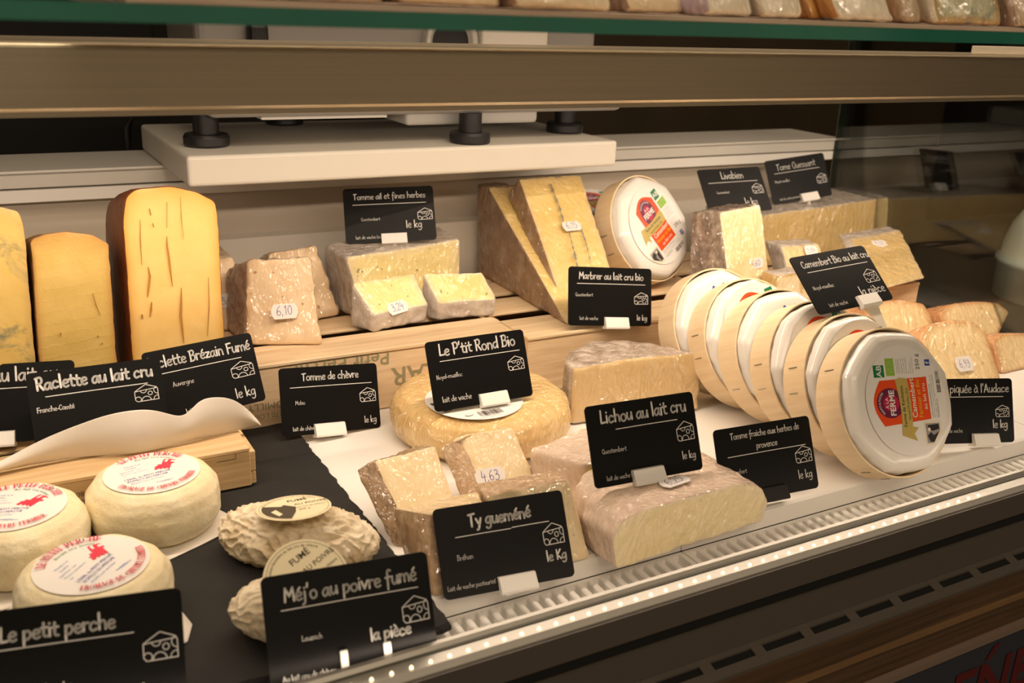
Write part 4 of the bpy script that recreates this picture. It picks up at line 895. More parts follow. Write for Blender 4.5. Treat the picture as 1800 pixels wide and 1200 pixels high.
lich = quad_piece(A, B, M_LICH, R_LICH, range(9), 'long ivory wrapped block with pinkish rind carrying the Lichou sign, overhanging the grille', seed=71, r=.004, rc=.002, capB='p')
lich.location.z += .0
vn = [A[2], A[4], B[4]]
sticker(lich, [A[2], A[4], B[4], B[2]], 1185, 853, '6,25', .024, .011, .1, lift=.0032)
A = [Yp(945, 830, .535), Yp(975, 795, .535), Yp(1040, 772, .535), Vector((.415, .535, .052)), Vector((.425, .515, 0)), Vector((.345, .515, 0))]
A = [Vector((.3515, .5080, .040)), Vector((.4050, .5080, .047)), Vector((.4110, .5060, .0)), Vector((.3510, .5060, 0))]
B = [Vector((.3330, .5540, .036)), Vector((.4120, .5620, .046)), Vector((.4140, .5620, .0)), Vector((.3330, .5540, 0))]
quad_piece(A, B, M_LICH, R_LICH, (0, 3), 'orange-tinged wrapped wedge half hidden behind the Lichou block', seed=72, r=.004, rc=.004)

# --- smooth wedges at the right end of the deck
M_AUD = paste('smooth_pressed_paste', (0.84, 0.63, 0.32), (0.89, 0.69, 0.38), spot=(0.66, 0.42, 0.15), spot_scale=150, spot_size=.12, edge=(0.62, 0.33, 0.12))
R_AUD = rind('orange_washed_rind', (0.60, 0.27, 0.10), (0.74, 0.40, 0.18), scale=40, bump=.3)
def aud(px_top, yt, xb, yb_, label, seed, price=None, pxs=None, depth=.04, xback=0.01):
    pn = Vector((0, -.066, yt - yb_)).normalized()
    arc = [onplane(x, y, Vector((0, yb_, 0)), pn) for x, y in px_top]
    A = arc + [Vector((xb[1], yb_, 0)), Vector((xb[0], yb_, 0))]
    n = len(A); B = [a + Vector((xback, depth, -.42 * a.z)) for i, a in enumerate(A)]
    o = quad_piece(A, B, M_AUD, R_AUD, range(n), label, seed=seed, r=.005, rc=.0025, rough_r=.0005, rough=.0003, capB='p')
    if price: sticker(o, [A[0], A[len(arc) - 1], A[len(arc)]], *pxs, price, .024, .015)
    return o, A
aud([(1617, 592), (1632, 570), (1672, 562), (1712, 565), (1733, 580)], .610, (.7795, .885), .562, 'smooth wrapped wedge with orange rind and sticker 6,93, front one of its group', 81, '6,93', (1693, 640))
aud([(1525, 545), (1540, 530), (1585, 527), (1625, 534), (1638, 560)], .690, (.800, .905), .650, 'smooth wrapped wedge right under the camembert sign', 82)
aud([(1652, 552), (1668, 535), (1715, 529), (1755, 533), (1775, 548)], .700, (.930, 1.006), .655, 'smooth wrapped wedge with orange rind, rearmost against the end glass', 83, depth=.035, xback=.0)
aud([(1744, 600), (1762, 587), (1800, 585), (1850, 592), (1870, 610)], .620, (.902, 1.002), .575, 'smooth wrapped wedge showing its orange rind side, cut by the right edge of the photo', 84, depth=.04, xback=0.0)

# --- goat cheeses on the slate
M_GOAT = rind('ivory_goat_skin', (0.80, 0.67, 0.40), (0.91, 0.83, 0.60), scale=42, bump=.9, wrap=False, rough=.65)
def goat_head(mb, z, s, ox, oy, m_, T=None):
    P = [(-1.0, -.35), (-.75, -.05), (-.9, .02), (-.55, .1), (-.5, .3), (-.2, .2), (-.05, .5), (.25, .95), (.55, .9), (.3, .8), (.12, .45), (.3, .4), (.6, .8), (.9, .55), (1.0, .35), (.8, .5), (.65, .5), (.5, .25), (.75, .1), (.7, -.08), (.5, -.05), (.35, -.3), (.2, -.6), (.05, -.85), (-.1, -.55), (-.2, -.75), (-.35, -.45), (-.55, -.6), (-.6, -.35), (-.85, -.5)]
    mb.flat([(ox + x * s, oy + y * s) for x, y in P], z, m_, T)
def goat(c, rot, label, sd, tilt=(0, 0), r=.0405, h=.037):
    k = r / .0405
    pr = [(0, 0), (.030, 0), (.037, .002), (.0405, .009), (.0415, .018), (.0400, .027), (.0365, .033), (.0320, .0362), (.022, .0372), (.010, .0374), (0, .0374)]
    f = []
    for i in range(len(pr) - 1):
        for q in range(4): t = q / 4; f.append(((pr[i][0] + (pr[i + 1][0] - pr[i][0]) * t) * k, (pr[i][1] + (pr[i + 1][1] - pr[i][1]) * t) * h / .0374))
    f.append((0, h))
    mb = MB(); mb.lathe(f, M_GOAT, 112, rad=lumpy(.045, 3.0, sd))
    o = mb.build('goat_cheese', None, c); o.rotation_euler = (tilt[0], tilt[1], 0); tag(o, label, 'cheese', 'goat cheeses with round labels')
    T = Matrix.Translation((0, 0, h + .0006)) @ Matrix.Rotation(rot, 4, 'Z') @ Matrix.Scale(.945, 4); R = .0315
    mb = MB(); n = 72; vs = [(0, 0, 0.0004)] + [(R * q * math.cos(2 * math.pi * i / n), R * q * math.sin(2 * math.pi * i / n), .0004 - .0012 * max(0, q - .6) / .4) for q in (.6, 1.0) for i in range(n)]
    fs = [(0, 1 + i, 1 + (i + 1) % n) for i in range(n)] + [(1 + i, 1 + n + i, 1 + n + (i + 1) % n, 1 + (i + 1) % n) for i in range(n)]
    mb.add(vs, fs, M_LWHITE, True, T); lb = mb.build('label', o)
    mb = MB(); z = .0007
    serif_arc(mb, 'LE PETIT PERCHE', .0245, math.pi / 2 - .30, .0048, z, M_LPINK, T, bold=1.25, stretch=.86)
    serif_arc(mb, 'FROMAGE DE CHEVRE FERMIER', .0250, math.pi * 1.5 - .10, .0040, z, M_LPINK, T, inward=True, bold=1.1, stretch=.84)
    print_text(mb, 'Au lait cru entier', 0, 0, .0026, z, M_LGREEN, T, 'CENTER', arc=(.0198, math.pi / 2 - .42))
    goat_head(mb, z, .0088, .0105, .0035, M_LPINK, T)
    for q, (tx, hh) in enumerate((('Moulé à la', .0019), ('louche', .0019), ('Ingrédients : Lait', .0015), ('Présure, Lactosérum', .0015), ('Sel', .0015))): print_text(mb, tx, -.0195 + (.005 if q < 2 else 0), .0125 - .0034 * q, hh, z, M_LSKY, T)
    for q, tx in enumerate(("L'EARL du PETIT PERCHE", 'ROMILLY-DU-PERCHE', '41270 Loir-et-Cher')): print_text(mb, tx, -.0205 + .001 * q, -.0065 - .0036 * q, .0024 if q < 2 else .0019, z, M_LBLUE if q < 2 else M_LSKY, T, width=(.031, .027, .022)[q])
    for q in range(3): mb.stroke([(-.004 + q * .003, -.0185), (.002 + q * .003, -.0200)], .0004, z, M_LSKY, T)
    mb.build('label_print', lb)
    return o
def sheet(name, pts, label, nz=.0006, seed=0, z=.0058, curl=None):
    """thin paper from an outline, gently rippled"""
    bm = bmesh.new(); vs = [bm.verts.new((x, y, z)) for x, y in pts]; f = bm.faces.new(vs); 
    bmesh.ops.triangulate(bm, faces=[f]); bmesh.ops.subdivide_edges(bm, edges=bm.edges[:], cuts=5, use_grid_fill=True)
    for v in bm.verts:
        v.co.z += abs(noise.noise(v.co * 45 + Vector((seed, 0, 0)))) * nz
        if curl: v.co.z += curl(v.co.x, v.co.y)
    me = bpy.data.meshes.new(name); bm.to_mesh(me); bm.free(); me.materials.append(M_PAPER)
    for p_ in me.polygons: p_.use_smooth = True
    o = bpy.data.objects.new(name, me); COL.objects.link(o); tag(o, label, 'paper'); md = o.modifiers.new('thickness', 'SOLIDIFY'); md.thickness = .00025; md.offset = 1
    return o
def pz(l, z=.0055): return [tuple(Z(x, y, z)[:2]) for x, y in l]
sheet('wax_paper', pz([(190, 905), (330, 880), (372, 890), (418, 912), (395, 938), (297, 985), (280, 975), (215, 950)]), 'waxed paper sheet under the goat cheese beside the low crate', seed=1)
sheet('wax_paper', [(-.045, .600), (.02, .625), (.05, .585), (.034, .560), (-.02, .545), (-.06, .57)], 'waxed paper sheet under the goat cheese cut by the left edge', seed=2)
sheet('wax_paper', pz([(0, 1085), (30, 1050), (150, 1010), (300, 1050), (338, 1098), (330, 1128), (250, 1170), (60, 1190), (-30, 1140)]), 'waxed paper sheet under the frontmost goat cheese', seed=3)
goat(Vector((.0845, .6115, .0064)), math.radians(10), 'round ivory goat cheese with round label, rear one touching the low crate', 1.0)
goat(Vector((.0030, .5985, .0064)), math.radians(-18), 'round ivory goat cheese with round label, cut by the left edge of the photo', 5.0)
goat(Vector((.0360, .5130, .0064)), math.radians(48), 'round ivory goat cheese with round label, frontmost, behind the petit perche sign', 9.0)

M_MEJO = rind('wrinkled_white_skin', (0.52, 0.38, 0.20), (0.88, 0.78, 0.62), (0.78, 0.67, 0.48), scale=75, bump=.5, wrap=False, rough=.6)
def mejo(c, rot, L_, w_, h_, label, sd, wr=.0024):
    n, k = 200, 150; vs = []; fs = []
    for i in range(n + 1):
        t = i / n; x = -math.cos(math.pi * t); rr = max(0, 1 - abs(x) ** 2.3) ** .62
        for j in range(k):
            a = 2 * math.pi * j / k; y, z = rr * math.cos(a) * w_ / 2, rr * math.sin(a) * h_ / 2
            p = Vector((x * L_ / 2, y, z)); nn = Vector((p.x * .15, p.y, p.z)); nn = nn.normalized() if nn.length > 1e-6 else Vector((x, 0, 0))
            q = Vector((p.x * 105, p.y * 165, p.z * 165)) + Vector((sd, sd * 2, 0)); wq = noise.noise_vector(q * .35) * 1.4
            d = (1 - abs(noise.noise(q * 1.15 + wq))) ** 3 * wr * 1.35 + (1 - abs(noise.noise(q * 2.1 + wq))) ** 3 * wr * .3 + noise.noise(p * 45 + Vector((sd, 0, 0))) * .0018 - .0008
            p = p + nn * d * (1 if abs(x) < .97 else .3)
            if z < 0: p.z = max(p.z, -h_ * .40)
            vs.append(p[:])
    for i in range(n):
        for j in range(k): fs.append((i * k + j, (i + 1) * k + j, (i + 1) * k + (j + 1) % k, i * k + (j + 1) % k))
    mb = MB(); mb.add(vs, fs, M_MEJO, True); o = mb.build('oval_cheese', None, c + Vector((0, 0, h_ * .40))); o.rotation_euler = (0, 0, rot); tag(o, label, 'cheese', 'oval wrinkled goat cheeses'); return o
def mejo_label(o, p, rx, tilt, r, rot):
    T = Matrix.Translation(p) @ Matrix.Rotation(rx, 4, 'Z') @ Matrix.Rotation(tilt, 4, 'X') @ Matrix.Rotation(rot, 4, 'Z')
    T = Matrix.Translation(-o.location) @ T; T = Matrix.Rotation(-o.rotation_euler.z, 4, 'Z') @ T
    mb = MB(); mb.plate([(r * math.cos(2 * math.pi * i / 64), r * math.sin(2 * math.pi * i / 64)) for i in range(64)], 0, .0003, M_LTAN, T); lb = mb.build('label', o)
    mb = MB(); z = .0005; pts = [(r * .93 * math.cos(a), r * .93 * math.sin(a)) for a in [math.pi * q / 48 for q in range(97)]]; mb.stroke(pts, .0002, z, M_INKBLACK, T)
    a0, a1 = math.radians(150), math.radians(250)
    mb.flat([(r * .86 * math.cos(a0 + (a1 - a0) * q / 14), r * .86 * math.sin(a0 + (a1 - a0) * q / 14)) for q in range(15)] + [(-r * .05, -r * .35), (r * .05, 0), (-r * .2, r * .3), (-r * .3, r * .2)], z, M_INKBLACK, T)
    mb.flat([(-r * .66, -r * .1), (-r * .5, r * .02), (-r * .42, -r * .4), (-r * .55, -r * .5)], z + .0001, M_LTAN, T)
    print_text(mb, 'FUMÉ', -r * .05, r * .45, r * .16, z, M_INKBLACK, T, bold=.01); print_text(mb, 'AU POIVRE', r * .05, r * .12, r * .13, z, M_INKBLACK, T); print_text(mb, 'lait cru de chèvre', r * .05, -r * .1, r * .08, z, M_INKBLACK, T)
    print_text(mb, '200 g', r * .05, -r * .3, r * .1, z, M_INKBLACK, T); print_text(mb, 'Fabrication fermière au lait cru de chèvre', 0, 0, r * .07, z, M_INKBLACK, T, 'CENTER', arc=(r * .82, math.pi * .5))
    mb.build('label_print', lb)
mj = mejo(Vector((.1560, .5330, .0054)), math.radians(-38), .103, .050, .036, 'oval wrinkled white cheese with tilted round label, nearer the low crate', 2.0)
mejo_label(mj, Vector((.1530, .5290, .0425)), math.radians(-8), math.radians(-9), .0225, math.radians(8))
mj2 = mejo(Vector((.1450, .4560, .0054)), math.radians(-20), .100, .050, .036, 'oval wrinkled white cheese half hidden behind the poivre fumé sign', 7.0, .0012)
mejo_label(mj2, Vector((.1375, .4560, .0385)), math.radians(-5), math.radians(36), .0235, math.radians(30))

# --- cheeses on the glass shelf (only their lower part is seen)
zs = .3367
M_TOP1 = paste('shelf_pale_paste', (0.72, 0.58, 0.36), (0.80, 0.68, 0.46)); M_TOP2 = paste('shelf_white_paste', (0.80, 0.72, 0.54), (0.86, 0.80, 0.64)); M_TOP3 = veined('shelf_blue_paste', (0.55, 0.55, 0.36), (0.66, 0.64, 0.44), (0.22, 0.25, 0.20), True)
M_TOPO = rind('orange_shelf_rind', (0.62, 0.30, 0.07), (0.74, 0.40, 0.11)); R_TOPB = rind('brown_shelf_rind', (0.22, 0.13, 0.08), (0.46, 0.32, 0.22)); R_TOPV = rind('mauve_shelf_rind', (0.34, 0.26, 0.34), (0.60, 0.50, 0.56)); R_TOPW = rind('white_shelf_rind', (0.62, 0.54, 0.40), (0.76, 0.68, 0.54)); M_TOPF = rind('wrinkled_film_piece', (0.50, 0.36, 0.22), (0.62, 0.48, 0.32))
def top_piece(xa, xb, mp, mr, label, seed, slant=.008, y=.402, dep=.05, h=.045, dy=0.006):
    a, b = onplane(xa, 20, Vector((0, y, 0)), Vector((0, 1, 0))).x, onplane(xb, 40, Vector((0, y, 0)), Vector((0, 1, 0))).x
    A = [Vector((a - slant, y + .018, zs + h)), Vector((b - slant - .004, y + .018, zs + h)), Vector((b, y + dy, zs)), Vector((a, y, zs))]
    B = [v + Vector((.0, dep, 0)) for v in A]
    return quad_piece(A, B, mp, mr, (0, 1, 3), label, seed=seed, r=.004, rc=.004, rough_r=.0012)
top_piece(380, 690, M_TOP1, R_TOPB, 'brown-rinded wrapped piece, leftmost on the glass shelf', 91, y=.405)
top_piece(705, 895, M_TOP1, R_TOPB, 'pale yellow wrapped piece with brown rind, second from left on the glass shelf', 92)
top_piece(905, 1090, M_TOP1, R_TOPB, 'creamy wrapped piece with glossy end, third from left on the glass shelf', 93, y=.402)
top_piece(1105, 1235, M_TOP1, R_TOPB, 'small yellow piece set back between the creamy and the mauve one on the shelf', 94, y=.418)
top_piece(1246, 1340, M_TOP2, R_TOPV, 'mauve-skinned wrapped piece on the glass shelf', 95, slant=.0)
top_piece(1346, 1428, M_TOP2, R_TOPW, 'white wrapped piece beside the mauve one on the glass shelf', 96, slant=.010)
top_piece(1478, 1592, M_TOP2, M_TOPO, 'white wedge with bright orange side and shiny film on the glass shelf', 97, slant=.022)
top_piece(1432, 1472, M_TOPO, M_TOPO, 'orange rind piece between the two white ones on the glass shelf', 100, slant=.016, y=.412)
top_piece(1600, 1640, M_TOPF, M_TOPF, 'narrow brownish film-wrapped piece left of the blue one on the shelf', 98, slant=.012)
top_piece(1652, 1782, M_TOP3, R_TOPW, 'greenish blue-veined wrapped piece on the glass shelf', 99, slant=.008)
top_piece(1795, 1900, M_TOPF, R_TOPB, 'brownish wrapped piece cut by the right edge on the glass shelf', 101, slant=.008)

# ================================================================== BOXED CAMEMBERTS
def cam_matrix(c, n, spin):
    n = n.normalized(); u = (Vector((0, 0, 1)) - n * n.z)
    u = u.normalized() if u.length > 1e-4 else Vector((0, 1, 0)); x = u.cross(n)
    return Matrix(((x.x, u.x, n.x, c.x), (x.y, u.y, n.y, c.y), (x.z, u.z, n.z, c.z), (0, 0, 0, 1))) @ Matrix.Rotation(spin, 4, 'Z')
RB = .0578; HB = .0236
def make_camembert():
    root = empty('boxed_camembert', (0, 0, 0))
    mb = MB(); mb.lathe([(RB - .0014, .001), (RB, .0), (RB, HB - .0004), (RB - .0003, HB), (RB - .0014, HB), (RB - .0016, .003)], M_POPLAR, 96, sharp=True)
    band = mb.build('wooden_band', root)
    mb = MB(); mb.bevbox(-.0095, .0095, -.0004, .0008, .0004, .0210, M_POPLAR, .0003, 1, Matrix.Rotation(math.radians(205), 4, 'Z') @ Matrix.Translation((0, RB, 0))) if False else None
    mb = MB(); mb.lathe([(0, .0006), (RB - .0012, .0006), (RB - .0012, .0024), (0, .0024)], M_POPLAR, 64, sharp=True); mb.build('wooden_base', root)
    for a in (62, 152, 172, 250):
        T = Matrix.Rotation(math.radians(a), 4, 'Z') @ Matrix.Translation((RB + .0002, 0, .011))
        mb = MB(); mb.box(-.0002, .0004, -.0003, .0003, -.0045, .0045, M_STAPLE, T); mb.build('staple', band)
    def oct_(a, z):
        k = ((a + math.pi / 8) % (math.pi / 4)) - math.pi / 8; o_ = math.cos(math.pi / 8) / math.cos(k)
        b = min(1, max(0, (z - .016) / .010)); cren = 1 + .006 * math.sin(a * 23) * (1 - b) + .004 * math.sin(a * 41 + 1) * (1 - b)
        f_ = max(0, math.sin(a * 8 + 1.3)) ** 6 * .022 * (1 - b) * min(1, max(0, (z - .003) / .006))
        return (1 * (1 - b) + (o_ * .62 + .388) * b) * cren * (1 - f_) * (1 + .008 * noise.noise(Vector((math.cos(a) * 4, math.sin(a) * 4, z * 90))))
    pr = [(0, .0028), (.0545, .0028), (.0553, .006), (.0555, .018), (.0558, .022), (.0555, .0255), (.0544, .0285), (.0524, .0306), (.049, .0322), (.044, .0331), (.030, .0336), (.014, .0336), (0, .0336)]
    f = []
    for i in range(len(pr) - 1):
        for q in range(3): t = q / 3; f.append((pr[i][0] + (pr[i + 1][0] - pr[i][0]) * t, pr[i][1] + (pr[i + 1][1] - pr[i][1]) * t))
    f.append(pr[-1])
    mb = MB(); mb.lathe(f, M_WRAP, 128, rad=oct_); mb.build('paper_wrap', root)
    z = .0341; R = .0415
    mb = MB(); mb.disc(R, z, M_LWHITE); lb = mb.build('label', root)
    mb = MB(); s = R
    def FL(p, dz, m_): mb.flat([(x * s, y * s) for x, y in p], z + dz, m_)
    arch = [(-.44 + .82 * q / 16, .62 + .20 * math.sin(math.pi * q / 16)) for q in range(17)]
    FL([(-.36, -.56), (.42, -.56)] + [(x, y) for x, y in arch[::-1]], .0001, M_LORANGE)
    mb.disc(.27 * s, z + .0002, M_LPURPLE, c=(-.03 * s, .42 * s), ry=.33 * s)
    mb.disc(.15 * s, z + .00025, M_LRED, c=(-.03 * s, .40 * s), ry=.20 * s)
    print_text(mb, 'INVITATION', 0, 0, .05 * s, z + .0003, M_LWHITE, Matrix.Translation((-.03 * s, .45 * s, 0)), 'CENTER', arc=(.21 * s, math.pi / 2))
    print_text(mb, 'À LA', -.03 * s, .47 * s, .065 * s, z + .0003, M_LWHITE, None, 'CENTER', bold=.02); print_text(mb, 'FERME', -.03 * s, .31 * s, .13 * s, z + .0003, M_LWHITE, None, 'CENTER', bold=.035, width=.46 * s)
    top = [(-.62 + 1.0 * q / 12, .22 - .05 * math.sin(math.pi * q / 12) + .03 * q / 12) for q in range(13)]; bt = [(.40 - .88 * q / 12, -.06 - .03 * math.sin(math.pi * q / 12)) for q in range(13)]
    FL(top + [(.42, .14)] + bt + [(-.50, -.20), (-.60, -.08), (-.74, -.14)], .00035, M_LGOLD)
    print_text(mb, 'Ferme de Kerbizien', -.10 * s, .075 * s, .075 * s, z + .0004, M_LBLACK, None, 'CENTER', bold=.015, width=.74 * s); print_text(mb, 'Noyal-Muzillac (56)', -.06 * s, -.04 * s, .06 * s, z + .0004, M_LBLACK, None, 'CENTER', width=.58 * s)
    print_text(mb, 'Camembert', .04 * s, -.215 * s, .12 * s, z + .0003, M_LCREAM, None, 'CENTER', bold=.025, width=.72 * s); print_text(mb, 'Fermier et Bio', .03 * s, -.355 * s, .10 * s, z + .0003, M_LYELLOW, None, 'CENTER', bold=.02, width=.70 * s); print_text(mb, 'au lait cru', .06 * s, -.49 * s, .085 * s, z + .0003, M_LCREAM, None, 'CENTER', bold=.015)
    FL([(.44, .48), (.66, .48), (.66, .74), (.44, .74)], .0001, M_LGREEN); print_text(mb, 'AB', .55 * s, .55 * s, .12 * s, z + .0002, M_LWHITE, None, 'CENTER', bold=.02)
    FL([(.46, .22), (.78, .22), (.78, .43), (.46, .43)], .0001, M_LLIME)
    lf = [(.62 + .09 * math.cos(t * math.pi / 8) + .03 * math.sin(t * math.pi / 8), .325 + .055 * math.sin(t * math.pi / 8)) for t in range(16)]
    for q in range(0, 16, 2): mb.stroke([(lf[q][0] * s, lf[q][1] * s), (lf[q][0] * s + .0002, lf[q][1] * s)], .0006, z + .0002, M_LWHITE)
    for q in range(3): mb.stroke([(.50 * s, (.16 - .035 * q) * s), (.76 * s, (.16 - .035 * q) * s)], .0003, z + .0001, M_LGREY)
    for q in range(6): print_text(mb, ('Ingrédients : lait', 'cru de vache bio', 'ferments présure', 'sel', 'A conserver', 'entre +4 et +8 C')[q], .49 * s, (.02 - .055 * q) * s, .030 * s, z + .0001, M_LGREY)
    print_text(mb, '250 g', .55 * s, -.42 * s, .095 * s, z + .0001, M_LBLACK)
    FL([(-.86, -.40), (-.42, -.40), (-.30, -.86), (-.62, -.78)] if False else [(-.84, -.34), (-.40, -.34), (-.40, -.80), (-.62, -.80), (-.84, -.52)], .00012, M_LCREAM)
    FL([(-.80, -.38), (-.44, -.38), (-.44, -.74), (-.58, -.74), (-.80, -.54)], .0002, M_LGREY)
    FL([(-.78, -.46), (-.66, -.40), (-.60, -.50), (-.66, -.56), (-.60, -.70), (-.68, -.64), (-.78, -.56)], .00028, M_LBLACK); FL([(-.56, -.42), (-.47, -.44), (-.46, -.72), (-.55, -.72), (-.58, -.56)], .00028, M_LBLACK); mb.disc(.035 * s, z + .0003, M_LCREAM, c=(-.55 * s, -.46 * s))
    for q in range(4): print_text(mb, ('www.invitationalaferme.fr', 'Fabriqué par la ferme - 56190 Noyal-Muzillac', 'France lait entier cru de vache issu de l agriculture', 'biologique'), 0, 0, .03, z, M_LGREY) if False else print_text(mb, ('www.invitationalaferme.fr', 'Fabriqué à la ferme de Kerbizien 56190', 'lait entier issu de l agriculture biologique', 'INGREDIENTS lait')[q], -.34 * s, (-.625 - .052 * q) * s, .032 * s, z + .0001, M_LBLACK if q in (0, 3) else M_LGREY, width=(.62, .78, .8, .34)[q] * s)
    random.seed(5); x = .12
    while x < .52:
        wd_ = random.choice((.006, .010, .016)); FL([(x, -.92 + .06), (x + wd_, -.86), (x + wd_, -.70 - .08), (x, -.78)], .0001, M_LBLACK) if False else FL([(x, -.905 + (.02 if x > .4 else 0)), (x + wd_, -.905 + (.02 if x > .4 else 0)), (x + wd_, -.80), (x, -.80)], .0001, M_LBLACK); x += wd_ + random.choice((.007, .012))
    FL([(.62, -.70), (.74, -.70), (.74, -.57), (.62, -.57)], .0001, M_LBLUE); print_text(mb, 'f', .675 * s, -.685 * s, .10 * s, z + .0002, M_LWHITE, None, 'CENTER', bold=.02)
    mb.build('label_print', lb)
    return root
def nrm_(yaw, lean): return Vector((math.sin(yaw) * math.cos(lean), -math.cos(yaw) * math.cos(lean), math.sin(lean)))
proto = make_camembert()
names = ['boxed camembert in white paper, frontmost of the standing row, label turned sideways', 'boxed camembert second from the front of the standing row, under the camembert sign', 'boxed camembert third from the front of the standing row', 'boxed camembert fourth from the front of the standing row, label mostly hidden', 'boxed camembert fifth from the front of the row, orange label top showing', 'boxed camembert last of the standing row, touching the crate']
spins = [84, 6, 16, 140, 14, 150]
lift_ = [0, .009, .010, 0, .010, 0]
ys = [.4585, .4966, .5347, .5728, .6109, .6490]
for i in range(6):
    yaw, lean = math.radians((-1, -2, -2.5, -2, -1, 0.5)[i]), math.radians((26.6, 26.8, 27, 27.2, 27.4, 27.6)[i])
    n = nrm_(yaw, lean); u = (Vector((0, 0, 1)) - n * n.z).normalized()
    foot = Vector((.6030 + (0, .0035, .003, .0015, -.001, -.005)[i], ys[i], .0003))
    c = foot + u * RB
    o = proto if i == 0 else copy_tree(proto)
    o.matrix_world = cam_matrix(c, n, math.radians(spins[i])); tag(o, names[i], 'camembert', 'camemberts standing in a row on the deck')
    if lift_[i]:
        for ch in o.children:
            if ch.name.startswith('label'): a_ = -math.radians(spins[i]); ch.location = (-math.sin(a_) * lift_[i], math.cos(a_) * lift_[i], 0)
n = nrm_(math.radians(14), math.radians(25.8)); u = (Vector((0, 0, 1)) - n * n.z).normalized()
o = copy_tree(proto); o.matrix_world = cam_matrix(Vector((.6305, .818, zk + .0003)) + u * RB, n, math.radians(26)); tag(o, 'boxed camembert propped on the crate, facing the viewer, full label showing', 'camembert')
o = copy_tree(proto); o.matrix_world = cam_matrix(Vector((.600, .883, zk + .0003)), Vector((0, 0, 1)), math.radians(10)); tag(o, 'boxed camembert lying flat, lower of the two stacked behind the propped one', 'camembert')
o = copy_tree(proto); o.matrix_world = cam_matrix(Vector((.6065, .888, zk + .0455)), Vector((.0, -.20, .98)), math.radians(4)); tag(o, 'boxed camembert lying tilted on top of another, orange label seen edge-on behind the leaning wedge', 'camembert')

